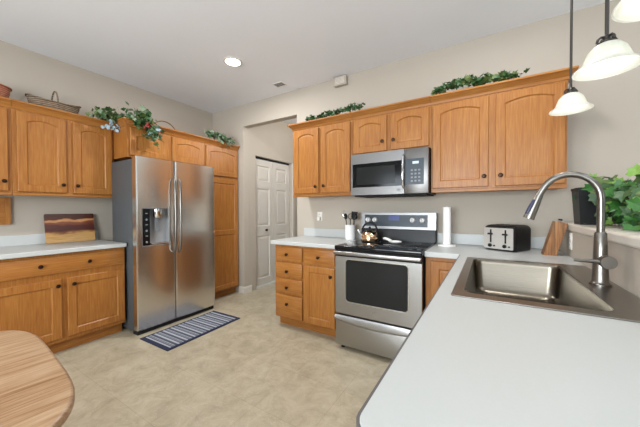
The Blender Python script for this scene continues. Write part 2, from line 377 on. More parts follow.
window(1, lambda u, v, d: (u, YF-d+0.09, v), -1.2, 0.75, 1.6, 2.35, (0.2,))
window(2, lambda u, v, d: (u, YF-d+0.09, v), -3.0, 0.75, -1.6, 2.35, ())
window(3, lambda u, v, d: (XR+d-0.09, u, v), -0.5, 0.1, 1.7, 2.3, (0.6,))
# the hall behind the opening
DX = -3.165; DY0, DY1, DZ = 3.225, 4.17, 2.135
b = MB(); b.prism([(YB+WT, 0), (DY0, 0), (DY0, DZ), (DY1, DZ), (DY1, 0), (4.75, 0), (4.75, CEIL), (YB+WT, CEIL)], DX-0.12, DX, lambda a, c, d: (d, a, c))
structure(b.build('wall_hall', 'wall', smooth=0), 'pale hall wall around the white bifold door')
structure(MB().box(DX-0.12, 4.75, 0, -0.6, 4.87, CEIL).build('wall_hall_end', 'wall', smooth=0), 'end wall of the hall')
structure(MB().box(-0.72, YB+WT, 0, -0.6, 4.75, CEIL).build('wall_hall_right', 'wall', smooth=0), 'right wall of the hall')
area('added_hall_fill', (-1.6, 3.7, 2.6), (-1, 0, 0.25), 0.3, 0.3, 16, (1, 0.97, 0.94))  # unseen light added to brighten the hall wall, no fixture
# bifold door
dr = bpy.data.objects.new('door_1', None); COL.objects.link(dr); structure(dr, 'white six-panel bifold door in the hall'); dr.location = (DX-0.055, DY0+0.012, 0)
def panel_leaf(y0, y1):
    b = MB(); x0, x1 = -0.03, 0.0
    zs = [(0.13, 0.84), (1.0, 1.62), (1.74, 2.0)]
    h = [[(y0+0.085, a), (y1-0.085, a), (y1-0.085, c), (y0+0.085, c)] for a, c in zs]
    b.prism([(y0, 0.02), (y1, 0.02), (y1, DZ-0.035), (y0, DZ-0.035)], x0, x1, lambda a, c, d: (d, a, c), h)
    for q in h:
        (a, z0), (c, z1) = q[0], q[2]
        lp = lambda i, x: [(x, a+i, z0+i), (x, c-i, z0+i), (x, c-i, z1-i), (x, a+i, z1-i)]
        b.rings([lp(0, x1), lp(0.012, x1-0.012), lp(0.022, x1-0.012), lp(0.045, x1-0.003)], cap0=False)
    return b
wd = (DY1-DY0-0.024)
lf1 = panel_leaf(0, wd/2-0.003).build('door_leaf', 'door', dr, smooth=0)
lf2 = panel_leaf(wd/2+0.003, wd).build('door_leaf', 'door', dr, smooth=0)
MB().lathe([(0.012, 0), (0.010, 0.015), (0.022, 0.025), (0.022, 0.035), (0.010, 0.042)], (0, wd/2-0.19, 0.93), 'x').build('door_knob', 'bronze', lf1)
MB().box(-0.04, 0, DZ-0.028, 0.0, wd, DZ-0.002).build('door_track_shade', 'black', dr, smooth=0)  # black track, also paints in the shadow of the header recess
b = MB(); b.box(DX, DY1, 0, DX+0.015, DY1+0.06, DZ+0.01, 0.004)
structure(b.build('trim_1', 'trim', smooth=0), 'narrow white casing right of the hall door')
# baseboards
BBP = [(0, 0), (0.014, 0), (0.014, 0.085), (0.008, 0.10), (0, 0.10)]
b = MB(); b.sweep([(-3.265, YB), (OPX0, YB), (OPX0, YB+WT+0.035)], BBP)
structure(b.build('baseboard_back', 'trim', smooth=0), 'white baseboard wrapping the corner of the hall opening')
b = MB(); b.sweep([(0.66, YB), (XR, YB)], BBP); structure(b.build('baseboard_right', 'trim', smooth=0))
# pony wall with ledge
PWX = 0.49
structure(MB().box(PWX, 0.30, 0, PWX+0.13, YB, 1.115).build('wall_bar', 'wall', smooth=0), 'half-height wall between the sink counter and the dining side')
b = MB(); b.prism(rrect(PWX-0.012, 0.26, PWX+0.47, YB-0.002, 0.02), 1.115, 1.165)
o = b.build('bar_ledge', 'ledge', smooth=30); md = o.modifiers.new('bevel', 'BEVEL'); md.width = 0.012; md.segments = 3; md.limit_method = 'ANGLE'; md.angle_limit = math.radians(50)
tag(o, 'cream bar ledge on top of the half wall, carrying the potted ivy', 'ledge')

# ------------------------------------------------------------------ cabinets
ARCH_N = 14
def door_mesh(x0, x1, z0, z1, arch, stile=0.060, y0=-0.021, y1=-0.001, mid=None):
    """front of the door is at y0 (towards the room); arch = rise of the curved top of the panel"""
    b = MB(); e = 0.004
    def opening(za, zb, rise):
        a, c = x0+stile, x1-stile
        lo = [(a, za), (c, za)]
        if rise <= 0: return lo + [(c, zb), (a, zb)]
        out = []
        for i in range(ARCH_N+1):
            t = i/ARCH_N; x = c+(a-c)*t
            out.append((x, zb-rise + rise*(1-(2*t-1)**2)))
        return lo+out
    ops = []
    if mid: ops = [opening(z0+stile, mid-stile/2, 0), opening(mid+stile/2, z1-stile, arch)]
    else: ops = [opening(z0+stile, z1-stile*(0.85 if arch else 1), arch)]
    # slab with openings
    b.prism([(x0+e, z0+e), (x1-e, z0+e), (x1-e, z1-e), (x0+e, z1-e)], y0, y0+0.004, lambda a, c, d: (a, d, c), ops)
    b.rings([[(x0+e, y0, z0+e), (x1-e, y0, z0+e), (x1-e, y0, z1-e), (x0+e, y0, z1-e)],
             [(x0, y0+e, z0), (x1, y0+e, z0), (x1, y0+e, z1), (x0, y0+e, z1)],
             [(x0, y1, z0), (x1, y1, z0), (x1, y1, z1), (x0, y1, z1)]], cap0=False)
    for op in ops:
        cx = sum(p[0] for p in op)/len(op); cz = sum(p[1] for p in op)/len(op)
        zs = [p[1] for p in op]; hw = (x1-x0)/2-stile; hz = (max(zs)-min(zs))/2; mz = (max(zs)+min(zs))/2
        def ins(d, y): return [((cx+(p[0]-cx)*(1-d/hw)), y, mz+(p[1]-mz)*(1-d/hz)) for p in op]
        b.rings([ins(0, y0), ins(0.004, y0+0.004), ins(0.008, y0+0.0085), ins(0.016, y0+0.0085), ins(0.022, y0+0.0075)], cap0=False)
    return b
def knob(parent, x, z, y=-0.021):
    o = MB().lathe([(0.009, 0), (0.0065, 0.006), (0.0065, 0.013), (0.0155, 0.018), (0.017, 0.023), (0.013, 0.028), (0.004, 0.030)], (x, y, z), '-y', 16).build('knob', 'bronze', parent)
    return o
CROWN = [(0.0, 0), (0.006, 0), (0.010, 0.012), (0.014, 0.022), (0.030, 0.036), (0.040, 0.046), (0.044, 0.050), (0.050, 0.052), (0.050, 0.066), (0.0, 0.066)]
def cabinet(name, label, loc, rz, w, h, d, doors=(), drawers=(), toe=0, crown=None, cat='cabinet', bottom_lip=False):
    r = thing(name, label, cat, loc, rz)
    b = MB(); b.box(0, 0, toe, w, d, h)
    b.build('body', 'oak', r, smooth=0)
    if toe: MB().box(0.0 if toe else 0, 0.075, 0, w, d, toe).build('toe_kick', 'oak_h', r, smooth=0)
    for dd in doors:
        x0, x1, z0, z1, arch, kx, kz = dd[:7]; mid = dd[7] if len(dd) > 7 else None
        o = door_mesh(x0, x1, z0, z1, arch, mid=mid).build('door', 'oak', r, smooth=0)
        if kx is not None: knob(o, kx, kz)
    for dd in drawers:
        x0, x1, z0, z1, ks = dd
        o = MB().box(x0, -0.020, z0, x1, -0.001, z1, 0.005).build('drawer', 'oak_h', r, smooth=30)
        for kx, kz in ks: knob(o, kx, kz, -0.020)
    if crown:
        lft, rgt, zc = crown
        path = ([(0, lft)] if lft else []) + [(0, 0), (w, 0)] + ([(w, rgt)] if rgt else [])
        MB().sweep(path, [(o_, z_+zc) for o_, z_ in CROWN]).build('crown_molding', 'oak_h', r, smooth=30)
    if bottom_lip:
        MB().box(0, -0.006, -0.012, w, 0.02, 0.012, 0.003).build('bottom_rail', 'oak_h', r, smooth=0)
    return r
# back wall uppers: frame front at y=2.645
UF = 2.645; UZ = 1.43; UH = 2.203-UZ; UD = YB-UF-0.002
def U(z): return z-UZ
x0 = -1.985
cabinet('upper_cabinet', 'two-door oak wall cabinet left of the microwave, next to the hall opening', (x0, UF, UZ), 0, -1.212-x0, UH, UD,
        doors=[(-1.960-x0, -1.622-x0, U(1.455), U(2.185), 0.03, -1.655-x0, U(1.528)), (-1.590-x0, -1.236-x0, U(1.455), U(2.185), 0.03, -1.550-x0, U(1.532))], crown=(UD, 0, UH), bottom_lip=True)
x0 = -1.210; z0 = 1.822
cabinet('upper_cabinet', 'short two-door oak wall cabinet directly above the microwave', (x0, UF, z0), 0, -0.445-x0, 2.203-z0, UD,
        doors=[(-1.196-x0, -0.847-x0, 0.018, 2.185-z0, 0.03, -0.885-x0, 1.932-z0), (-0.808-x0, -0.460-x0, 0.018, 2.185-z0, 0.03, -0.777-x0, 1.932-z0)], crown=(0, 0, 2.203-z0))
x0 = -0.443
cabinet('upper_cabinet', 'wide two-door oak wall cabinet right of the microwave, above the toaster', (x0, UF, UZ), 0, 0.482-x0, UH, UD,
        doors=[(-0.428-x0, -0.004-x0, U(1.455), U(2.185), 0.03, -0.034-x0, U(1.538)), (0.045-x0, 0.470-x0, U(1.455), U(2.185), 0.03, 0.078-x0, U(1.538))], crown=(0, UD, UH), bottom_lip=True)
# left wall uppers: frame front at x=-3.57
LX = -3.57; LZ = 1.42; LH = 2.17-LZ; LD = -3.57-XL-0.002
def left(y): return (LX, y, LZ)
y0 = 0.668
cabinet('upper_cabinet', 'two-door oak wall cabinet on the left wall, left of the refrigerator', (LX, y0, LZ), PI/2, 1.440-y0, LH, LD,
        doors=[(0.698-y0, 1.032-y0, 0.022, LH-0.018, 0.03, 1.000-y0, 0.098), (1.085-y0, 1.418-y0, 0.022, LH-0.018, 0.03, 1.110-y0, 0.098)], crown=(0, 0, LH), bottom_lip=True)
y1 = 0.666; y0 = -0.12
cabinet('upper_cabinet', 'oak wall cabinet cut by the left edge of the photo, under the terracotta bowl', (LX, y0, LZ), PI/2, y1-y0, LH, LD,
        doors=[(0.02, 0.365, 0.022, LH-0.018, 0.03, 0.33, 0.105), (0.41, 0.643-y0, 0.022, LH-0.018, 0.03, 0.615-y0, 0.105)], crown=(0, 0, LH), bottom_lip=True)
# cabinet over refrigerator and pantry: front at x=-3.27
PX = -3.27; PD = -3.27-XL-0.002
y0 = 1.443
cabinet('fridge_cabinet', 'shallow two-door oak cabinet above the refrigerator', (PX, y0, 1.84), PI/2, 2.374-y0, 2.17-1.84, PD,
        doors=[(1.468-y0, 1.888-y0, 0.02, 2.152-1.84, 0.03, None, None), (1.925-y0, 2.358-y0, 0.02, 2.152-1.84, 0.03, None, None)], crown=(PD-LD-0.06, 0, 2.17-1.84))
y0 = 2.376
cabinet('pantry_cabinet', 'tall oak pantry cabinet between the refrigerator and the hall opening', (PX, y0, 0), PI/2, 2.955-y0, 2.17, PD, toe=0.105,
        doors=[(2.394-y0, 2.937-y0, 1.752, 2.152, 0.03, None, None), (2.394-y0, 2.937-y0, 0.125, 1.712, 0.0, None, None, 0.945)], crown=(0, 0, 2.17))
# left base cabinets
BX = -3.22; BD = -3.22-XL-0.002
y0 = 0.405
cabinet('base_cabinet', 'oak base cabinet with a wide drawer and two doors beside the refrigerator', (BX, y0, 0), PI/2, 1.384-y0, 0.893, BD, toe=0.11,
        doors=[(0.43-y0, 0.883-y0, 0.145, 0.668, 0, 0.855-y0, 0.614), (0.923-y0, 1.375-y0, 0.145, 0.668, 0, 0.963-y0, 0.611)],
        drawers=[(0.43-y0, 1.375-y0, 0.722, 0.868, [(0.747-y0, 0.80), (1.079-y0, 0.797)])])
y0 = -0.60
cabinet('base_cabinet', 'oak base cabinet behind the table end at the left edge of the photo', (BX, y0, 0), PI/2, 0.403-y0, 0.893, BD, toe=0.11,
        doors=[(0.02, 0.48, 0.145, 0.668, 0, 0.45, 0.614), (0.52, 0.985, 0.145, 0.668, 0, 0.56, 0.611)], drawers=[(0.02, 0.985, 0.722, 0.868, [(0.33, 0.80), (0.66, 0.80)])])
# base cabinets on the back wall
FY = 2.34; FD = YB-FY-0.002
x0 = -2.005
cabinet('base_cabinet', 'oak base cabinet with a stack of four drawers left of the range', (x0, FY, 0), 0, -1.206-x0, 0.893, FD, toe=0.105,
        doors=[(-1.613-x0, -1.255-x0, 0.118, 0.700, 0, -1.294-x0, 0.621)],
        drawers=[(-1.986-x0, -1.639-x0, a, c, [(-1.828-x0, k)]) for a, c, k in ((0.726, 0.872, 0.795), (0.556, 0.706, 0.615), (0.382, 0.535, 0.443), (0.118, 0.358, 0.266))] +
                [(-1.613-x0, -1.255-x0, 0.724, 0.872, [(-1.435-x0, 0.797)])])
x0 = -0.432
cabinet('base_cabinet', 'narrow oak corner base cabinet right of the range, partly behind the peninsula', (x0, FY, 0), 0, -0.145-x0, 0.893, FD, toe=0.105,
        doors=[(0.04, 0.265, 0.118, 0.862, 0, None, None)])
# peninsula cabinets (face the range side, -x)
PNX = -0.14
pen = [(2.18, 1.16, 'two-door oak sink cabinet in the peninsula under the sink'), (1.155, 0.44, 'oak peninsula cabinet under the near end of the white counter')]
for ya, yb, lb in pen:
    w = ya-yb; n = 2; ds = []
    for i in range(n):
        a = 0.02+i*(w-0.02)/n; c = (i+1)*(w-0.02)/n
        ds.append((a, c, 0.118, 0.862, 0, (c-0.035) if i == 0 else (a+0.035), 0.80))
    if yb > 1.15:   # the sink bowl hangs inside: a body of panels
        r = thing('base_cabinet', lb, 'cabinet', (PNX, ya, 0), -PI/2); b = MB()
        b.box(0, 0, 0.105, w, 0.02, 0.893); b.box(0, 0.021, 0.105, 0.018, 0.62, 0.893); b.box(w-0.018, 0.021, 0.105, w, 0.62, 0.893); b.box(0.018, 0.021, 0.105, w-0.018, 0.62, 0.123)
        b.build('body', 'oak', r, smooth=0); MB().box(0, 0.075, 0, w, 0.62, 0.105).build('toe_kick', 'oak_h', r, smooth=0)
        for d in ds: o = door_mesh(*d[:5]).build('door', 'oak', r, smooth=0); knob(o, d[5], d[6])
    else: cabinet('base_cabinet', lb, (PNX, ya, 0), -PI/2, w, 0.893, 0.62, toe=0.105, doors=ds)

# ------------------------------------------------------------------ counters
CT0, CT1 = 0.895, 0.935
def counter(name, label, poly, holes=(), edge=None, splash=()):
    b = MB(); b.prism(poly, CT0, CT1, holes=holes)
    o = b.build(name, 'counter', smooth=30); tag(o, label, 'countertop')
    md = o.modifiers.new('bevel', 'BEVEL'); md.width = 0.006; md.segments = 2; md.limit_method = 'ANGLE'; md.angle_limit = math.radians(60)
    if edge: MB().sweep(edge, [(0.0006, CT0+0.001), (0.0056, CT0+0.001), (0.0056, CT1-0.002), (0.0006, CT1-0.002)]).build('edge_band', 'edge', o, smooth=0)
    for s in splash: MB().box(*s, 0.003).build('backsplash', 'counter', o, smooth=0)
    return o
counter('countertop', 'white laminate countertop with backsplash left of the refrigerator', [(XL+0.002, -0.62), (-3.175, -0.62), (-3.175, 1.388), (XL+0.002, 1.388)], splash=[(XL+0.002, -0.62, CT1, XL+0.022, 1.388, CT1+0.10)])
counter('countertop', 'white laminate countertop with backsplash left of the range', [(-2.045, 2.30), (-1.204, 2.30), (-1.204, YB-0.002), (-2.045, YB-0.002)], splash=[(-2.045, YB-0.022, CT1, -1.204, YB-0.002, CT1+0.10)])
SX0, SX1, SY0, SY1 = -0.125, 0.478, 1.172, 2.160
cor = [(-0.178+0.035-0.035*math.cos(a), 0.385+0.035-0.035*math.sin(a)) for a in [math.radians(90*i/6) for i in range(7)]]
poly = [(-0.434, YB-0.002), (-0.434, 2.30), (-0.178, 2.30)] + cor + [(PWX-0.002, 0.385), (PWX-0.002, YB-0.002)]
ct = counter('countertop', 'long white laminate peninsula countertop holding the sink and toaster', poly, holes=[[(SX0+0.02, SY0+0.02), (SX1-0.02, SY0+0.02), (SX1-0.02, SY1-0.02), (SX0+0.02, SY1-0.02)]],
        edge=[(-0.178, 2.296)] + cor + [(0.486, 0.385)], splash=[(-0.434, YB-0.022, CT1, PWX-0.004, YB-0.002, CT1+0.10)])

# ------------------------------------------------------------------ sink and faucet
sk = thing('kitchen_sink', 'wide stainless steel drop-in sink set in the peninsula counter', 'sink', (0, 0, CT1))
bx0, bx1, by0, by1, bd = -0.085, 0.352, 1.235, 2.105, 0.20
hole = rrect(bx0, by0, bx1, by1, 0.045, 6)
b = MB(); b.prism(rrect(SX0, SY0, SX1, SY1, 0.012, 3), 0.0005, 0.005, holes=[hole])
o = b.build('rim', 'rimsteel', sk, smooth=30); md = o.modifiers.new('bevel', 'BEVEL'); md.width = 0.002; md.segments = 2; md.limit_method = 'ANGLE'; md.angle_limit = math.radians(50)
L = []
for ins, z in ((0, 0.005), (0.004, -0.004), (0.006, -0.02), (0.016, -bd+0.03), (0.026, -bd+0.008), (0.045, -bd)):
    L.append([(x, y, z) for x, y in rrect(bx0+ins, by0+ins, bx1-ins, by1-ins, max(0.045, ins+0.02), 6)])
b = MB(); b.rings(L, cap0=False)
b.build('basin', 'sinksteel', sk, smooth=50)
MB().lathe([(0.0, 0.001), (0.045, 0.001), (0.043, 0.004), (0.03, 0.002), (0.0, 0.002)][1:4], ((bx0+bx1)/2, (by0+by1)/2, -bd+0.0005), 'z').build('drain', 'chrome', sk)
fa = thing('faucet', 'tall gooseneck brushed nickel faucet with pull-down spray on the sink deck', 'faucet', (0.413, 1.65, CT1+0.0055))
MB().lathe([(0.036, 0), (0.036, 0.006), (0.031, 0.010), (0.0285, 0.016), (0.024, 0.12), (0.0205, 0.222), (0.0165, 0.228)], n=28).build('faucet_body', 'nickel', fa)
arc = [(0, 0, 0.226), (0, 0, 0.30), (0, 0, 0.37)]
R, cz = 0.104, 0.372
for i in range(1, 13):
    a = math.radians(i*12.4); arc.append((-R+R*math.cos(a), 0, cz+R*1.08*math.sin(a)))
d = Vector((-0.44, 0, -0.9)).normalized(); e = Vector(arc[-1]); arc.append(tuple(e+d*0.040))
end = Vector(arc[-1])
MB().tube(arc, 0.0138, 14).build('spout', 'nickel', fa)
hd = Vector((-0.34, 0, -0.94)).normalized()
sp = MB().tube([end-hd*0.004, end+hd*0.02, end+hd*0.08, end+hd*0.118], [0.0155, 0.0165, 0.021, 0.023], 18).build('spray_head', 'nickel', fa)
side = Vector((-hd.z, 0, hd.x)).normalized(); side = -side if side.x > 0 else side
MB().tube([end+hd*0.028+side*0.010+Vector((0, -0.009, 0)), end+hd*0.065+side*0.013+Vector((0, -0.011, 0)), end+hd*0.100+side*0.015+Vector((0, -0.012, 0))], [0.0075, 0.010, 0.008], 12).build('spray_button', 'blue', sp)
h = MB().lathe([(0.022, 0.018), (0.027, 0.028), (0.027, 0.062), (0.0255, 0.066)], (0.010, 0, 0.106), '-y', 24).build('handle', 'nickel', fa)
MB().tube([(-0.012, -0.045, 0.106), (-0.055, -0.05, 0.107), (-0.096, -0.053, 0.108)], [0.009, 0.0075, 0.006], 10).build('lever', 'nickel', h)

# ------------------------------------------------------------------ refrigerator
FRX = -3.0; fy0, fy1, fz = 1.402, 2.325, 1.815
fr = thing('refrigerator', 'side-by-side stainless steel refrigerator with dark grey sides and an ice dispenser', 'refrigerator', (FRX, fy0, 0), PI/2)
fw_ = fy1-fy0; sp_ = 0.402
MB().box(0.004, 0.085, 0.03, fw_-0.004, 0.54, fz-0.02, 0.006).build('body', 'fridge_side', fr, smooth=30)
MB().box(0.01, 0.03, 0.0, fw_-0.01, 0.12, 0.045).build('base_grille', 'gap', fr, smooth=0)
MB().box(0.008, 0.0805, 0.05, fw_-0.008, 0.0845, fz-0.03).build('door_gasket', 'gap', fr, smooth=0)
def fdoor(xa, xb, hole=None):
    b = MB(); n = 10
    def pf(x): t = (x-xa)/(xb-xa); return 0.010*(2*t-1)**2 + (0.004*max(0, (abs(2*t-1)-0.96)/0.04)**2)
    xs = [xa+(xb-xa)*i/48 for i in range(49)]
    if not hole:
        poly = [(x, pf(x)) for x in xs]+[(xb, 0.08), (xa, 0.08)]
        b.prism(poly, 0.05, fz)
    else:
        hx0, hx1, hz0, hz1 = hole
        xs = sorted(set(xs+[hx0, hx1]))
        mk = lambda X: [(x, pf(x)) for x in X]+[(X[-1], 0.08), (X[0], 0.08)]
        b.prism(mk(xs), 0.05, hz0); b.prism(mk(xs), hz1, fz)
        b.prism(mk([x for x in xs if x <= hx0]), hz0, hz1); b.prism(mk([x for x in xs if x >= hx1]), hz0, hz1)
        bmesh.ops.remove_doubles(b.bm, verts=b.bm.verts[:], dist=1e-5)
    return b
hx0, hx1, hz0, hz1 = 1.455-fy0, 1.732-fy0, 0.897, 1.292
d1 = fdoor(0, sp_-0.0045, (hx0, hx1, hz0, hz1)).build('freezer_door', 'steel_v', fr, smooth=40)
d2 = fdoor(sp_+0.0045, fw_).build('fridge_door', 'steel_v', fr, smooth=40)
MB().box(sp_-0.0042, 0.014, 0.052, sp_+0.0042, 0.079, fz-0.003).build('dark_gap_strip', 'gap', fr, smooth=0)  # black strip painted in as the shaded gap between the doors
def fhandle(x, door):
    pts = [(x, -0.012+0.01, 0.80), (x, -0.032, 0.83), (x, -0.042, 0.95), (x, -0.045, 1.2), (x, -0.042, 1.47), (x, -0.032, 1.59), (x, -0.002, 1.62)]
    MB().tube(pts, 0.0115, 12).build('handle', 'nickel', door)
fhandle(sp_-0.024, d1); fhandle(sp_+0.036, d2)
ds = MB()
ds.box(hx0, 0.065, hz0, hx1, 0.078, hz1); ds.box(hx0, 0.01, hz0, hx0+0.006, 0.065, hz1); ds.box(hx1-0.006, 0.01, hz0, hx1, 0.065, hz1); ds.box(hx0+0.006, 0.01, hz1-0.006, hx1-0.006, 0.065, hz1); ds.box(hx0+0.006, 0.01, hz0, hx1-0.006, 0.065, hz0+0.006)
dsp = ds.build('dispenser', 'silver', d1, smooth=0)
cpl = MB().box(hx0+0.008, 0.003, hz0+0.008, hx0+0.075, 0.05, hz1-0.008, 0.003).build('control_panel', 'glass_black', dsp, smooth=0)
for i in range(6):
    icons = MB()
    z = hz0+0.045+i*0.058
    if i % 2: icons.box(hx0+0.030, 0.0018, z, hx0+0.052, 0.0032, z+0.010)
    else: icons.lathe([(0.011, 0.0018), (0.011, 0.0032)], (hx0+0.041, 0, z), 'y', 14)
    icons.build('control_button', 'grey', dsp, smooth=0)
MB().lathe([(0.044, 0), (0.050, 0.015), (0.052, 0.08), (0.052, 0.088)], (hx0+0.160, 0.012, hz1-0.100), 'z').build('spout_housing', 'chrome', dsp)
MB().box(hx0+0.135, 0.022, hz1-0.25, hx0+0.185, 0.034, hz1-0.101, 0.006).build('paddle', 'grey', dsp, smooth=30)
MB().box(hx0+0.085, -0.004, hz0+0.006, hx1-0.008, 0.060, hz0+0.030, 0.006).build('drip_tray', 'chrome', dsp, smooth=30)

# ------------------------------------------------------------------ range
rg = thing('range', 'freestanding stainless electric range with black glass cooktop between the base cabinets', 'range', (-1.198, 2.23, 0))
rw = 0.758
MB().box(0.004, 0.03, 0.045, rw-0.004, 0.68, 0.905).build('body', 'gap', rg, smooth=0)
for x in (0.05, rw-0.05):
    for y in (0.06, 0.60): MB().lathe([(0.018, 0), (0.018, 0.0445)], (x, y, 0), n=12).build('foot', 'black', rg)
od = MB(); od.prism(rrect(0, 0.33, rw, 0.846, 0.008, 3), 0.0, 0.028, lambda a, c, d: (a, d, c), [rrect(0.105, 0.446, 0.652, 0.822, 0.03, 5)])
odo = od.build('oven_door', 'steel', rg, smooth=30)
MB().prism(rrect(0.105, 0.446, 0.652, 0.822, 0.03, 5), 0.004, 0.02, lambda a, c, d: (a, d, c)).build('oven_window', 'oven_glass', odo, smooth=30)
wf = MB(); wf.prism(rrect(0.098, 0.439, 0.659, 0.829, 0.035, 5), -0.003, 0.002, lambda a, c, d: (a, d, c), [rrect(0.104, 0.445, 0.653, 0.823, 0.03, 5)])
wf.build('window_trim', 'chrome', odo, smooth=30)
em = MB(); sw = [(0.362+0.024*math.cos(a)*(1-0.05*a), -0.0015, 0.388+0.011*math.sin(a)+0.004*math.cos(a)) for a in [i*0.35 for i in range(16)]]
em.tube(sw, 0.0016, 6); em.tube([(0.335, -0.0015, 0.382), (0.36, -0.0015, 0.390), (0.392, -0.0015, 0.396)], 0.0014, 6)
em.build('emblem', 'chrome', odo)
MB().box(-0.004, -0.042, 0.866, rw+0.002, -0.012, 0.898, 0.008, 3).build('handle', 'steel', rg, smooth=30)
for x in (0.03, rw-0.03): MB().box(x-0.012, -0.0115, 0.872, x+0.012, 0.0035, 0.892).build('handle_bracket', 'steel', rg, smooth=0)
MB().box(0, 0.004, 0.848, rw, 0.030, 0.905).build('vent_strip', 'gap', rg, smooth=0)  # black strip put in as the dark gap behind the handle
dw = MB(); dw.box(0, 0.0, 0.040, rw, 0.028, 0.262, 0.004)
dwo = dw.build('warming_drawer', 'steel', rg, smooth=30)
lip = MB(); L = []
for i in range(25):
    t = i/24; x = rw*t; bow = 0.028*(1-(2*t-1)**2)
    z0_ = 0.288-bow*1.0
    L.append([(x, 0.028, z0_-0.022), (x, -0.002, z0_-0.022), (x, -0.020, z0_-0.008), (x, -0.022, z0_+0.006), (x, -0.006, 0.316), (x, 0.028, 0.318)])
lip.rings(L); lip.build('drawer_lip', 'chrome' if False else 'steel', dwo, smooth=40)
ck = MB(); ck.box(-0.004, -0.012, 0.905, rw+0.004, 0.66, 0.945, 0.008, 3)
cko = ck.build('cooktop', 'glass_black', rg, smooth=30)
for cx, cy, r in ((0.19, 0.17, 0.10), (0.57, 0.17, 0.115), (0.19, 0.46, 0.08), (0.57, 0.46, 0.09)):
    MB().lathe([(r-0.003, 0.9453), (r-0.003, 0.9456), (r, 0.9456), (r, 0.9453)], (cx, cy, 0), n=40, cap0=False, cap1=False).build('burner_ring', 'grey', cko, smooth=0)
bgd = MB(); bgd.prism([(0.60, 0.945), (0.738, 0.945), (0.738, 1.235), (0.665, 1.237), (0.645, 1.225), (0.632, 1.075), (0.610, 1.06)], 0.0, rw, lambda a, c, d: (d, a, c))
bgo = bgd.build('backguard', 'black', rg, smooth=0)
def slope(z): return 0.632+(z-1.075)*(0.645-0.632)/(1.225-1.075)
def slab_on_guard(x0, x1, z0, z1, off, th, mat, name, par):
    b = MB(); pts = [(slope(z0)-off, z0), (slope(z1)-off, z1), (slope(z1)-off+th, z1), (slope(z0)-off+th, z0)]
    b.prism(pts, x0, x1, lambda a, c, d: (d, a, c)); return b.build(name, mat, par, smooth=0)
fp = slab_on_guard(-0.006, rw+0.008, 1.066, 1.236, 0.012, 0.02, 'steel_hood', 'console', bgo)
cp = slab_on_guard(0.036, rw-0.070, 1.092, 1.212, 0.0135, 0.004, 'panel', 'control_panel', bgo)
slab_on_guard(0.300, 0.410, 1.155, 1.203, 0.0145, 0.003, 'lcd_blue', 'display', bgo)
for x in (0.072, 0.150, 0.545, 0.640):
    k = MB().lathe([(0.026, 0), (0.026, 0.006), (0.023, 0.012), (0.021, 0.026), (0.018, 0.028)], (x, slope(1.16)-0.0136, 1.160), '-y', 20).build('control_knob', 'white', bgo)
    MB().box(x-0.003, slope(1.16)-0.0136-0.031, 1.160-0.016, x+0.003, slope(1.16)-0.0136-0.0275, 1.160+0.016).build('pointer', 'grey', k, smooth=0)

# ------------------------------------------------------------------ microwave
mw = thing('microwave', 'stainless over-the-range microwave hung under the short oak cabinet', 'microwave', (-1.192, 2.555, 1.413))
mwid, mh = 0.742, 0.405
MB().box(0.0, 0.038, 0.0, mwid, 0.405, mh).build('body', 'black', mw, smooth=0)
MB().box(0.02, 0.045, -0.014, mwid-0.02, 0.39, -0.0005).build('vent_panel', 'gap', mw, smooth=0)
dsplit = 0.532
md_ = MB(); md_.prism(rrect(0, 0.0, dsplit, mh, 0.006, 2), 0, 0.036, lambda a, c, d: (a, d, c), [[(0.020, 0.075), (dsplit-0.006, 0.075), (dsplit-0.006, 0.308), (0.020, 0.308)]])
mdo = md_.build('microwave_door', 'steel_dark', mw, smooth=30)
MB().box(0.020, 0.003, 0.075, dsplit-0.006, 0.03, 0.308).build('door_glass', 'glass_black', mdo, smooth=0)
MB().box(0.062, 0.001, 0.100, dsplit-0.085, 0.006, 0.272).build('window_pane', 'oven_glass', mdo, smooth=0)
MB().tube([(dsplit-0.004, 0.0, 0.055), (dsplit-0.004, -0.028, 0.07), (dsplit-0.004, -0.040, 0.13), (dsplit-0.004, -0.043, 0.19), (dsplit-0.004, -0.040, 0.27), (dsplit-0.004, -0.028, 0.335), (dsplit-0.004, 0.0, 0.35)], 0.010, 12).build('handle', 'chrome', mdo)
mp_ = MB(); mp_.box(dsplit+0.003, 0, 0, mwid, 0.036, mh, 0.004); mpo = mp_.build('control_side', 'steel_dark', mw, smooth=30)
MB().box(dsplit+0.006, -0.002, 0.080, mwid-0.038, 0.004, 0.312).build('control_panel', 'panel', mpo, smooth=0)
MB().box(dsplit+0.075, -0.0035, 0.265, dsplit+0.128, 0.0, 0.287).build('display', 'lcd', mpo, smooth=0)
kp = MB()
for i in range(4):
    for j in range(3): kp.box(dsplit+0.060+j*0.032, -0.003, 0.105+i*0.032, dsplit+0.078+j*0.032, -0.001, 0.119+i*0.032)
kp.build('keypad', 'grey', mpo, smooth=0)
MB().lathe([(0.012, 0), (0.012, 0.002)], (dsplit-0.05, -0.0005, 0.04), '-y', 16, sx=1.4).build('emblem', 'grey', mdo)

# ------------------------------------------------------------------ rug
ru = thing('rug', 'navy bordered striped runner rug on the floor before the refrigerator', 'rug', (-2.70, 1.82, 0.0), math.radians(1.0))
MB().box(-0.235, -0.435, 0.0005, 0.235, 0.435, 0.009, 0.003).build('border', 'navy', ru, smooth=0)
MB().box(-0.205, -0.395, 0.0095, 0.205, 0.395, 0.0115, 0.001).build('striped_field', 'stripes', ru, smooth=0)

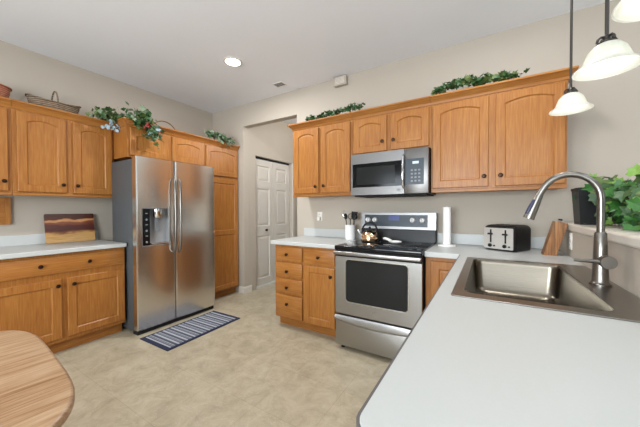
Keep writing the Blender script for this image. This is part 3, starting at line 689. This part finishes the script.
# ------------------------------------------------------------------ table
tb = thing('dining_table', 'oak table with a rounded end in the lower left foreground', 'table', (-1.411, -0.472, 0), -0.084)
pts = []
hw, hl = 0.521, 0.824
for i in range(64):
    a = 2*PI*i/64; ca, sa = math.cos(a), math.sin(a); n_ = 2/4.26
    pts.append((hw*math.copysign(abs(ca)**n_, ca), hl*math.copysign(abs(sa)**(2/7.6), sa)))
o = MB().prism(pts, 0.722, 0.75).build('tabletop', 'table', tb, smooth=30)
mdm = o.modifiers.new('bevel', 'BEVEL'); mdm.width = 0.009; mdm.segments = 3; mdm.limit_method = 'ANGLE'; mdm.angle_limit = math.radians(60)
ap = MB(); ap.prism(rrect(-0.36, -0.64, 0.36, 0.64, 0.03), 0.63, 0.7215, holes=[rrect(-0.338, -0.618, 0.338, 0.618, 0.02)]); ap.build('apron', 'table', tb, smooth=30)
for sx in (-1, 1):
    for sy in (-1, 1):
        MB().lathe([(0.018, 0), (0.026, 0.05), (0.022, 0.1), (0.034, 0.35), (0.026, 0.5), (0.034, 0.56), (0.034, 0.629)], (sx*0.31, sy*0.59, 0)).build('leg', 'table', tb)

# ------------------------------------------------------------------ lamps and added ceiling fills
for i, (x, y) in enumerate(CANS_AND_FILLS):
    l = bpy.data.lights.new('can_fill_glow', 'AREA'); l.shape = 'DISK'; l.size = 0.14; l.energy = CAN_FILL_W[i]; l.color = CAN_FILL_COL
    lo = bpy.data.objects.new('can_fill_glow', l); COL.objects.link(lo)
    if i: lo.location = (x, y, CEIL-0.016); continue        # the rest are added fill lights out of view, no fixtures
    r = thing('recessed_light', 'round glowing recessed light in the white ceiling', 'light', (x, y, CEIL))
    b = MB(); b.lathe([(0.075, -0.001), (0.098, -0.001), (0.094, -0.010), (0.078, -0.012)], cap0=False, cap1=False, n=36); b.build('trim_ring', 'trim', r)
    MB().lathe([(0.077, -0.0015), (0.077, -0.006), (0.06, -0.008)], n=36).build('lens', 'lamp', r)
    lo.parent = r; lo.location = (0, 0, -0.016)

def pendant(y, label, x=0.38, rim=1.80, s=0.83):
    r = thing('pendant_light', label, 'light', (x, y, rim), group='pendant lights over the bar')
    prof = [(0.118, 0.0), (0.117, 0.006), (0.100, 0.016), (0.084, 0.034), (0.076, 0.058), (0.066, 0.085), (0.046, 0.108), (0.030, 0.116)]
    inn = [(a-0.004, z-0.003) for a, z in reversed(prof)]
    inn[-1] = (0.112, 0.001)
    n = 44; L = []
    for a, z in prof+inn:
        L.append([(a*s*math.cos(2*PI*k/n), a*s*math.sin(2*PI*k/n), z*s) for k in range(n)])
    sh = MB(); sh.rings(L, False, False); sho = sh.build('lamp_shade', 'shade', r, smooth=60)
    MB().sphere((0, 0, 0.046), 0.034, 20, (1, 1, 0.95)).build('bulb', 'bulb', r)
    c = MB(); c.lathe([(q_*s, h_*s) for q_, h_ in ((0.034, 0.114), (0.036, 0.119), (0.030, 0.124), (0.018, 0.130), (0.014, 0.150), (0.010, 0.156))]); co = c.build('cap', 'rod', r)
    a = MB()
    for k in range(4):
        t = k*PI/2+0.4; cs, sn = math.cos(t), math.sin(t)
        a.tube([(q_*cs*s, q_*sn*s, h_*s) for q_, h_ in ((0.010, 0.146), (0.026, 0.146), (0.037, 0.134), (0.040, 0.120))], 0.0045, 8)
    a.build('holder_arm', 'rod', co)
    MB().tube([(0, 0, 0.150*s), (0, 0, CEIL-rim-0.02)], 0.0065, 12).build('rod', 'rod', r)
    MB().lathe([(0.062, CEIL-rim-0.0005), (0.060, CEIL-rim-0.014), (0.03, CEIL-rim-0.026), (0.008, CEIL-rim-0.03)], n=28).build('canopy', 'rod', r)
    l = bpy.data.lights.new('pendant_glow', 'POINT'); l.energy = 0.8; l.color = (1, 0.95, 0.88); l.shadow_soft_size = 0.03
    lo = bpy.data.objects.new('pendant_glow', l); COL.objects.link(lo); lo.parent = r; lo.location = (0, 0, 0.004)
    return r
pendant(2.13, 'bell-shaped white glass pendant lamp farthest from the camera, before the oak cabinet', 0.402, 1.84)
pendant(1.473, 'bell-shaped white glass pendant lamp in the middle of the three')
pendant(1.05, 'white glass pendant lamp cut off by the top right corner of the photo')

# ceiling vent, wall speaker
v = thing('ceiling_vent', 'small grey vent grille in the ceiling near the back wall', 'vent', (-2.25, 2.72, CEIL))
MB().box(-0.075, -0.05, -0.008, 0.075, 0.05, -0.0005, 0.002).build('frame', 'outlet', v, smooth=0)
sl = MB()
for i in range(6): sl.box(-0.062, -0.038+i*0.014, -0.011, 0.062, -0.032+i*0.014, -0.0085)
sl.build('louvre', 'grey', v, smooth=0)
w_ = thing('door_chime', 'small pale box high on the back wall right under the ceiling line', 'chime box', (-1.505, YB, 2.735))
MB().box(-0.085, -0.055, 0, 0.085, -0.001, 0.105, 0.008).build('cover', 'wall', w_, smooth=30)
g = MB()
for i in range(5): g.box(-0.06, -0.0565, 0.02+i*0.015, 0.06, -0.0552, 0.024+i*0.015)
g.build('grille', 'outlet', w_, smooth=0)

# outlets
def outlet(label, loc, rz, grp=None):
    r = thing('wall_outlet', label, 'outlet', loc, rz)
    MB().box(-0.036, -0.007, -0.058, 0.036, -0.0005, 0.058, 0.003).build('cover_plate', 'outlet', r, smooth=30)
    for z in (-0.026, 0.026):
        s_ = MB().box(-0.016, -0.0095, z-0.015, 0.016, -0.0072, z+0.015, 0.002).build('socket', 'white', r, smooth=0)
        q = MB(); q.box(-0.008, -0.0102, z-0.005, -0.005, -0.0096, z+0.007); q.box(0.005, -0.0102, z-0.005, 0.008, -0.0096, z+0.007); q.build('slot', 'gap', s_, smooth=0)
    return r
o = outlet('cream wall outlet with a plug-in above the counter left of the range', (-1.813, YB, 1.185), 0)
MB().box(-0.02, -0.045, -0.052, 0.02, -0.0105, -0.004, 0.006).build('plug_in', 'outlet', o, smooth=30)
outlet('white wall outlet on the half wall behind the faucet', (PWX, 2.54, 1.045), -PI/2)

# ------------------------------------------------------------------ counter things
# toaster
ts = thing('toaster', 'black four-slot toaster with a silver front on the corner counter', 'toaster', (0.130, 2.735, CT1), math.radians(-30))
tw, td, th = 0.245, 0.255, 0.205
b = MB(); L = []
for ins, z in ((0.004, 0.006), (0, 0.02), (0, th-0.03), (0.006, th-0.012), (0.018, th-0.002), (0.03, th)):
    L.append([(x, y, z) for x, y in rrect(-tw/2+ins, -td/2+ins, tw/2-ins, td/2-ins, 0.03, 5)])
b.rings(L); b.build('housing', 'black', ts, smooth=50)
fpn = MB(); fpn.prism(rrect(-tw/2+0.012, 0.016, tw/2-0.012, th-0.022, 0.008, 3), -td/2-0.006, -td/2-0.0005, lambda a, c, d: (a, d, c)); fpo = fpn.build('front_plate', 'toaster_front', ts, smooth=30)
for sx in (-1, 1):
    cx = sx*0.056
    MB().box(cx-0.006, -td/2-0.0075, 0.065, cx+0.006, -td/2-0.0062, th-0.035).build('lever_slot', 'gap', ts, smooth=0)
    MB().box(cx-0.018, -td/2-0.026, 0.128, cx+0.018, -td/2-0.008, 0.142, 0.004).build('lever', 'black', ts, smooth=30)
    MB().lathe([(0.014, 0), (0.014, 0.01), (0.011, 0.014)], (cx-0.005, -td/2-0.006, 0.042), '-y', 18).build('dial', 'black', ts)
    MB().lathe([(0.007, 0), (0.006, 0.006)], (cx+0.027, -td/2-0.006, 0.040), '-y', 12).build('button', 'black', ts)
    MB().box(cx-0.032, -td/2+0.045, th-0.0005, cx-0.014, td/2-0.04, th+0.0015).build('bread_slot', 'gap', ts, smooth=0)
    MB().box(cx+0.014, -td/2+0.045, th-0.0005, cx+0.032, td/2-0.04, th+0.0015).build('bread_slot', 'gap', ts, smooth=0)
# paper towel
ph = thing('paper_towel_holder', 'white paper towel holder with a round base right of the range', 'paper towel holder', (-0.325, 2.74, CT1))
MB().lathe([(0.072, 0.0), (0.075, 0.004), (0.073, 0.012), (0.055, 0.016), (0.012, 0.017)], n=36).build('base', 'white', ph)
MB().lathe([(0.006, 0.016), (0.006, 0.352), (0.011, 0.354), (0.011, 0.357), (0.004, 0.360)], n=14).build('post', 'white', ph)
r = MB(); r.lathe([(0.020, 0.018), (0.034, 0.018), (0.034, 0.355), (0.020, 0.355), (0.020, 0.018)], n=30, cap0=False, cap1=False)
o = r.build('paper_towel_roll', 'paper', loc=(-0.325, 2.74, CT1)); tag(o, 'thin white paper towel roll standing on its holder right of the range', 'paper towel')
# knife block
KBX, KBY = 0.378, 2.60
kb = thing('knife_block', 'leaning brown wooden knife block on the counter by the half wall', 'knife block', (KBX, KBY, CT1))
b = MB(); b.rings([[(-0.040, -0.052, 0.0), (0.034, -0.052, 0.0), (0.034, 0.052, 0.0), (-0.040, 0.052, 0.0)],
                   [(0.026, -0.052, 0.246), (0.096, -0.052, 0.232), (0.096, 0.052, 0.232), (0.026, 0.052, 0.246)]])
b.build('wooden_block', 'block', kb, smooth=0)
dirk = Vector((0.27, 0, 0.96)).normalized()
kn = ['knife with a black handle in the wooden knife block, nearest the camera', 'knife with a black handle in the middle of the wooden knife block', 'knife with a black handle at the wall side of the wooden knife block']
for i in range(3):
    k = thing('knife', kn[i], 'knife', (KBX, KBY, CT1), 0, 'knives in the block')
    bs = Vector((0.058, -0.032+0.032*i, 0.2405))
    MB().tube([bs, bs+dirk*0.010], 0.006, 8).build('bolster', 'chrome', k)
    MB().tube([bs+dirk*0.0105, bs+dirk*0.015, bs+dirk*0.022], [0.0065, 0.0075, 0.006], 8).build('handle', 'black', k)
# utensil crock
CRX, CRY = -1.315, 2.80
cr_ = thing('utensil_crock', 'white ceramic utensil crock on the counter left of the range', 'crock', (CRX, CRY, CT1))
MB().lathe([(0.05, 0), (0.056, 0.005), (0.057, 0.15), (0.060, 0.165), (0.055, 0.165), (0.052, 0.15), (0.051, 0.012), (0.0, 0.010)][:-1], n=32).build('pot', 'white', cr_)
def utensil(name, label, ang, tilt, kind, off):
    r = thing(name, label, 'utensil', (CRX+off[0], CRY+off[1], CT1+0.014), 0, 'utensils in the crock')
    d = Vector((math.cos(ang)*math.sin(tilt), math.sin(ang)*math.sin(tilt), math.cos(tilt)))
    L0 = 0.215
    MB().tube([Vector((0, 0, 0)), d*0.1, d*L0], 0.0045, 8).build('handle', 'grey' if kind == 'whisk' else 'black', r)
    s_ = Vector((0, -1, 0)); sd = d.cross(s_).normalized(); nn = sd.cross(d).normalized()
    if kind == 'spoon':
        b = MB(); n = 16
        rg1 = [d*(L0+0.032)+d*0.034*math.cos(2*PI*i/n)+sd*0.024*math.sin(2*PI*i/n) for i in range(n)]
        rg2 = [d*(L0+0.032)+nn*0.010+d*0.024*math.cos(2*PI*i/n)+sd*0.016*math.sin(2*PI*i/n) for i in range(n)]
        b.rings([rg1, rg2], False, True); b.build('bowl', 'black', r)
    elif kind == 'turner':
        b = MB(); b.rings([[d*(L0-0.01)+sd*0.012+nn*0.002, d*(L0-0.01)-sd*0.012+nn*0.002, d*(L0-0.01)-sd*0.012-nn*0.002, d*(L0-0.01)+sd*0.012-nn*0.002],
                           [d*(L0+0.02)+sd*0.034+nn*0.002, d*(L0+0.02)-sd*0.034+nn*0.002, d*(L0+0.02)-sd*0.034-nn*0.002, d*(L0+0.02)+sd*0.034-nn*0.002],
                           [d*(L0+0.085)+sd*0.038+nn*0.001, d*(L0+0.085)-sd*0.038+nn*0.001, d*(L0+0.085)-sd*0.038-nn*0.001, d*(L0+0.085)+sd*0.038-nn*0.001]]); b.build('blade', 'black', r, smooth=0)
    elif kind == 'whisk':
        b = MB()
        for k in range(4):
            t = k*PI/4; e = sd*math.cos(t)+nn*math.sin(t)
            b.tube([d*(L0+0.10*0.5*(1-math.cos(q*PI/8)))+e*0.024*math.sin(q*PI/8)*(1 if q <= 8 else -1) for q in range(17)], 0.0012, 5)
        b.build('wires', 'chrome', r)
    else:
        b = MB(); n = 20
        b.tube([d*(L0+0.03)+d*0.03*math.cos(2*PI*i/n)+sd*0.026*math.sin(2*PI*i/n) for i in range(n+1)], 0.004, 6); b.build('ring', 'black', r)
utensil('cooking_spoon', 'black spoon standing at the right of the white crock', 0.1, 0.17, 'spoon', (0.020, 0.0))
utensil('spatula', 'black slotted turner at the back of the white crock', 0.9, 0.13, 'turner', (0.006, 0.022))
utensil('whisk', 'grey wire whisk leaning left in the white crock', PI, 0.19, 'whisk', (-0.018, 0.004))
utensil('masher', 'black ring-headed utensil, tallest in the white crock', 1.2, 0.04, 'ring', (0.004, -0.020))
utensil('cooking_spoon', 'black spoon leaning to the front left of the white crock', PI+0.7, 0.13, 'spoon', (-0.014, -0.018))
# kettle
kt = thing('kettle', 'shiny steel tea kettle with a black handle on the cooktop', 'kettle', (-1.03, 2.655, 0.9475))
MB().lathe([(0.072, 0), (0.082, 0.006), (0.086, 0.03), (0.082, 0.06), (0.066, 0.092), (0.042, 0.108), (0.030, 0.112)], n=36).build('kettle_body', 'copper', kt)
l_ = MB(); l_.lathe([(0.034, 0.1125), (0.030, 0.120), (0.012, 0.126), (0.010, 0.134), (0.014, 0.142), (0.006, 0.149)], n=24); l_.build('lid', 'black', kt)
MB().tube([(-0.076, 0, 0.055), (-0.10, 0, 0.07), (-0.118, 0, 0.098), (-0.128, 0, 0.108)][::1], [0.018, 0.014, 0.011, 0.012], 14).build('spout', 'chrome', kt)
hp = [(0.062, 0, 0.098)]+[(0.078*math.cos(math.radians(a)), 0, 0.105+0.085*math.sin(math.radians(a))) for a in range(0, 181, 15)]+[(-0.062, 0, 0.098)]
MB().tube(hp, 0.009, 10).build('handle', 'black', kt)
# spoon rest
sr = thing('spoon_rest', 'small white ladle-shaped spoon rest on the cooktop beside the kettle', 'spoon rest', (-0.76, 2.62, 0.9475), math.radians(-25))
b = MB(); n = 24; L = []
for k, z in ((0.6, 0.0), (0.95, 0.012), (1.0, 0.020), (0.93, 0.020), (0.8, 0.010), (0.4, 0.005)):
    L.append([(0.068*k*math.cos(2*PI*i/n), 0.052*k*math.sin(2*PI*i/n), z) for i in range(n)])
b.rings(L); b.build('bowl', 'white', sr)
MB().tube([(-0.055, 0, 0.018), (-0.09, 0, 0.028), (-0.13, 0.004, 0.034), (-0.155, 0.006, 0.032)], [0.015, 0.013, 0.014, 0.010], 10).build('rest_handle', 'white', sr)

# cutting board and frame on the left
cb = thing('cutting_board', 'dark and light live-edge cutting board leaning on the wall behind the left counter', 'cutting board', (-3.775, 0.93, CT1+0.0035), PI/2)
b = MB(); b.prism(rrect(0, 0, 0.405, 0.30, 0.008, 3), 0, 0.018, lambda a, c, d: (a, d, c))
o = b.build('board', 'board', cb, smooth=30); o.rotation_euler = (math.radians(-10), 0, 0)
pf = thing('wall_plaque', 'framed wooden panel on the wall under the upper cabinets at the left photo edge', 'wooden panel', (XL, 0.42, 1.14), PI/2)
b = MB(); b.prism([(0, 0), (0.285, 0), (0.285, 0.255), (0, 0.255)], -0.03, -0.001, lambda a, c, d: (a, d, c), [[(0.035, 0.02), (0.25, 0.02), (0.25, 0.23), (0.035, 0.23)]])
b.build('frame', 'oak', pf, smooth=0)
MB().box(0.035, -0.018, 0.02, 0.25, -0.004, 0.23).build('inset_panel', 'oak_h', pf, smooth=0)

# ------------------------------------------------------------------ baskets on the cabinet tops
LT = LZ+LH+0.0005                   # top of the left wall cabinets
def oval_basket(name, label, loc, rz, a0, b0, a1, b1, h, mat, lift=0.0, handle=None, hmat=None):
    r = thing(name, label, 'basket', loc, rz); n = 40; L = []
    def ring(k, z, ins=0):
        out = []
        for i in range(n):
            t = 2*PI*i/n; A = a0+(a1-a0)*k-ins; B = b0+(b1-b0)*k-ins
            out.append((A*math.cos(t), B*math.sin(t), z + lift*k*abs(math.cos(t))**3))
        return out
    for j in range(9):
        k = j/8; L.append(ring(k, h*k, 0.003*(j % 2)))
    L.append(ring(1, h, 0.012)); L.append(ring(0.5, h*0.5, 0.012)); L.append(ring(0.05, 0.012, 0.012))
    b = MB(); b.rings(L); b.build('weave', mat, r, smooth=50)
    rm = MB(); p = ring(1, h); rm.tube(p+[p[0]], 0.008, 8, False); rm.build('rim', mat, r)
    if handle:
        ha, hh = handle
        pts = [((ha)*math.cos(t)*0.0, ha*math.cos(t), h*0.85+hh*math.sin(t)) for t in [PI*i/16 for i in range(17)]]
        MB().tube(pts, 0.007, 8).build('handle', hmat or mat, r)
    return r
oval_basket('wicker_basket', 'grey-brown oval wicker basket with an arched handle on the left wall cabinets', (-3.68, 0.985, LT), PI/2, 0.165, 0.075, 0.200, 0.100, 0.150, 'wicker_grey', 0.035, (0.095, 0.150))
oval_basket('wicker_basket', 'round terracotta-coloured basket on the cabinets at the left photo edge', (-3.69, 0.560, LT), PI/2, 0.105, 0.095, 0.132, 0.115, 0.185, 'terra')
PT = 2.17+0.0005
oval_basket('wicker_basket', 'low brown basket behind the crown molding above the refrigerator', (-3.60, 2.02, PT), PI/2, 0.15, 0.10, 0.17, 0.12, 0.085, 'wicker', 0.0, (0.0, 0.0))
bk = [o for o in COL.objects if o.name.startswith('wicker_basket')][-1]
for ch in list(bk.children):
    if ch.name.startswith('handle'): bpy.data.objects.remove(ch)
MB().tube([(0.165*math.cos(t), -0.02, 0.08+0.165*math.sin(t)) for t in [PI*i/16 for i in range(17)]], 0.007, 8).build('handle', 'wicker', bk)

# ------------------------------------------------------------------ greenery
IVY = [(0, 0), (0.30, -0.12), (0.52, 0.10), (0.36, 0.32), (0.46, 0.60), (0.20, 0.62), (0, 1.0), (-0.20, 0.62), (-0.46, 0.60), (-0.36, 0.32), (-0.52, 0.10), (-0.30, -0.12)]
def leaf(b, p, nrm, d, s, shape=IVY, fold=0.25, zmin=None):
    nrm = Vector(nrm).normalized(); d = Vector(d); d = (d-nrm*d.dot(nrm)); d = d.normalized() if d.length > 1e-4 else nrm.orthogonal().normalized()
    sd = d.cross(nrm); p = Vector(p)
    c = b.bm.verts.new(p+d*s*0.35)
    vs = [b.bm.verts.new(p+sd*x*s+d*y*s+nrm*(abs(x)*fold*s - (y-0.3)**2*0.25*s)) for x, y in shape]
    if zmin is not None:
        for v in vs+[c]: v.co.z = max(v.co.z, zmin+0.02*abs(v.co.z-zmin) if v.co.z < zmin else v.co.z)
    for i in range(len(vs)): b.bm.faces.new([c, vs[i], vs[(i+1) % len(vs)]])
OVAL = [(0, 0), (0.2, 0.2), (0.26, 0.5), (0.16, 0.8), (0, 1.0), (-0.16, 0.8), (-0.26, 0.5), (-0.2, 0.2)]
rnd = random.Random(11)
def rv(s=1): return Vector((rnd.uniform(-1, 1), rnd.uniform(-1, 1), rnd.uniform(-1, 1)))*s
def garland(name, label, path, n, spread, size, mats, shape=IVY, bias=(0, 0, 0.4), floor_z=None, keep=None, cat='garland'):
    """leaves scattered along a vine; path in world coordinates, root at its first point"""
    P = [Vector(p) for p in path]; root = P[0].copy()
    r = thing(name, label, cat, root); P = [p-root for p in P]
    MB().tube(P, 0.004, 6).build('vine', 'stem', r)
    bs = [MB() for _ in mats]
    for i in range(n):
        t = rnd.random()*(len(P)-1.001); k = int(t); c = P[k].lerp(P[k+1], t-k)
        o = Vector((rnd.gauss(0, spread[0]), rnd.gauss(0, spread[1]), abs(rnd.gauss(0, spread[2])) if floor_z is not None and k < 99 and P[k].z > -0.02 else rnd.gauss(0, spread[2])))
        q = c+o
        if keep: q = keep(q+root)-root
        leaf(bs[rnd.randrange(len(mats))], q, rv()+Vector(bias)*1.6, rv()+Vector((0, 0, -0.2)), size*rnd.uniform(0.65, 1.2), shape)
    for m_, b in zip(mats, bs): b.build('foliage', m_, r, smooth=0, norm=False)
    return r
def flowers(parent, pts, s, mat, name='blossom'):
    b = MB()
    for p in pts:
        p = Vector(p)-parent.location
        for i in range(6): leaf(b, p+rv(s*0.25), rv()+Vector((1.2, -0.6, 0.2)), rv(), s*rnd.uniform(0.6, 1), [(0, 0), (0.35, 0.3), (0.3, 0.8), (0, 0.95), (-0.3, 0.8), (-0.35, 0.3)])
    b.build(name, mat, parent, smooth=0, norm=False)
def above_left(q):                   # rest on the crown or hang before it
    if q.x < -3.495 and q.y < 1.44: q.z = max(q.z, 2.245)
    if q.y >= 1.40 and q.x < -3.19: q.z = max(q.z, 2.25)
    return q
g1 = garland('flower_garland', 'trailing green ivy with grey-blue blossoms at the cabinet corner left of the refrigerator', [(-3.53, 1.31, 2.25), (-3.50, 1.36, 2.255), (-3.44, 1.40, 2.235), (-3.41, 1.43, 2.18)], 190, (0.035, 0.045, 0.045), 0.052, ['leaf4', 'leaf', 'leaf3'], floor_z=1, keep=above_left)
flowers(g1, [(-3.42, 1.34, 2.165), (-3.41, 1.38, 2.135), (-3.42, 1.42, 2.165), (-3.43, 1.37, 2.19), (-3.41, 1.31, 2.14)], 0.048, 'blossom')
g2 = garland('flower_garland', 'ivy with red blossoms hanging over the crown above the refrigerator', [(-3.24, 1.48, 2.26), (-3.20, 1.54, 2.262), (-3.17, 1.60, 2.25), (-3.15, 1.62, 2.15), (-3.145, 1.65, 2.08)], 200, (0.025, 0.042, 0.05), 0.052, ['leaf', 'leaf4', 'leaf3', 'leaf'], keep=lambda q: (setattr(q, 'x', max(q.x, -3.175)) or q) if q.z < 2.245 else q)
flowers(g2, [(-3.13, 1.57, 2.17), (-3.13, 1.68, 2.13), (-3.13, 1.60, 2.20)], 0.04, 'red', 'red_blossom')
flowers(g2, [(-3.13, 1.70, 2.165), (-3.13, 1.62, 2.12)], 0.045, 'blossom')
garland('silk_ivy', 'small grey-green ivy spray on top of the pantry cabinet', [(-3.24, 2.40, 2.285), (-3.22, 2.52, 2.275), (-3.21, 2.66, 2.26), (-3.20, 2.80, 2.245)], 230, (0.022, 0.04, 0.034), 0.056, ['leaf3', 'leaf3', 'leaf'], shape=OVAL, floor_z=1, keep=lambda q: (setattr(q, 'z', max(q.z, 2.24)) or q) if q.x < -3.2 else q)
garland('silk_ivy', 'short ivy garland on the cabinet top between the hall opening and microwave', [(-1.76, 2.635, 2.285), (-1.62, 2.64, 2.29), (-1.42, 2.635, 2.30), (-1.25, 2.64, 2.315), (-1.10, 2.635, 2.315)], 190, (0.03, 0.018, 0.02), 0.042, ['leaf', 'leaf', 'leaf3'], floor_z=1, keep=lambda q: (setattr(q, 'z', min(max(q.z, 2.275), (2.34 if q.x < -0.3 else 2.37 if q.x < 0 else 2.335 if q.x < 0.12 else 2.315))) or q))
garland('silk_ivy', 'long ivy garland on the cabinet top right of the microwave', [(-0.40, 2.64, 2.295), (-0.3, 2.635, 2.32), (-0.2, 2.64, 2.335), (-0.08, 2.64, 2.31), (0.05, 2.635, 2.305), (0.16, 2.635, 2.29)], 300, (0.025, 0.018, 0.022), 0.042, ['leaf', 'leaf', 'leaf4'], floor_z=1, keep=lambda q: (setattr(q, 'z', min(max(q.z, 2.275), (2.34 if q.x < -0.3 else 2.37 if q.x < 0 else 2.335 if q.x < 0.12 else 2.315))) or q))
# potted ivy on the ledge
LZT = 1.1655
pl = thing('planter', 'black square planter box with ivy at the far end of the bar ledge', 'planter', (0.585, 2.50, LZT))
b = MB(); s0, s1 = 0.075, 0.088
sq = lambda s, z: [(-s, -s, z), (s, -s, z), (s, s, z), (-s, s, z)]
b.rings([sq(s0, 0), sq(s1, 0.225), sq(s1+0.004, 0.226), sq(s1+0.004, 0.242), sq(s1-0.006, 0.242), sq(s0-0.004, 0.02)])
b.build('box', 'black', pl, smooth=0)
MB().box(-0.07, -0.07, 0.0205, 0.07, 0.07, 0.20).build('soil', 'soil', pl, smooth=0)
iv = thing('ivy_plant', 'large bright green trailing ivy spilling along the bar ledge', 'plant', (0.60, 2.48, LZT))
vs = MB(); lb = [MB(), MB(), MB(), MB()]
for k in range(26):
    ex = Vector((rnd.uniform(-0.02, 0.30), rnd.uniform(-1.0, 0.05), rnd.uniform(0.02, 0.12)))
    mid = Vector((ex.x*0.45, ex.y*0.4, rnd.uniform(0.20, 0.27)))
    st = Vector((rnd.uniform(-0.04, 0.04), rnd.uniform(-0.04, 0.04), 0.245-0.036))
    pts = []
    for i in range(9):
        t = i/8; pts.append(st*(1-t)**2+mid*2*t*(1-t)+ex*t*t)
    vs.tube(pts, 0.0025, 5)
    for i in range(2, 9):
        for _ in range(5):
            q = pts[i]+Vector((rnd.gauss(0, 0.035), rnd.gauss(0, 0.045), rnd.gauss(0, 0.03)))
            q.z = max(q.z, 0.025)
            leaf(lb[rnd.choice((0, 0, 1, 1, 1, 2, 3))], q, rv()+Vector((-0.5, -0.9, 0.9)), rv()+Vector((0, -0.1, -0.6)), rnd.uniform(0.045, 0.075), zmin=0.004)
vs.build('vine', 'stem', iv); [b.build('foliage', m_, iv, smooth=0, norm=False) for b, m_ in zip(lb, ('leaf2', 'leaf', 'leaf4', 'leaf5'))]
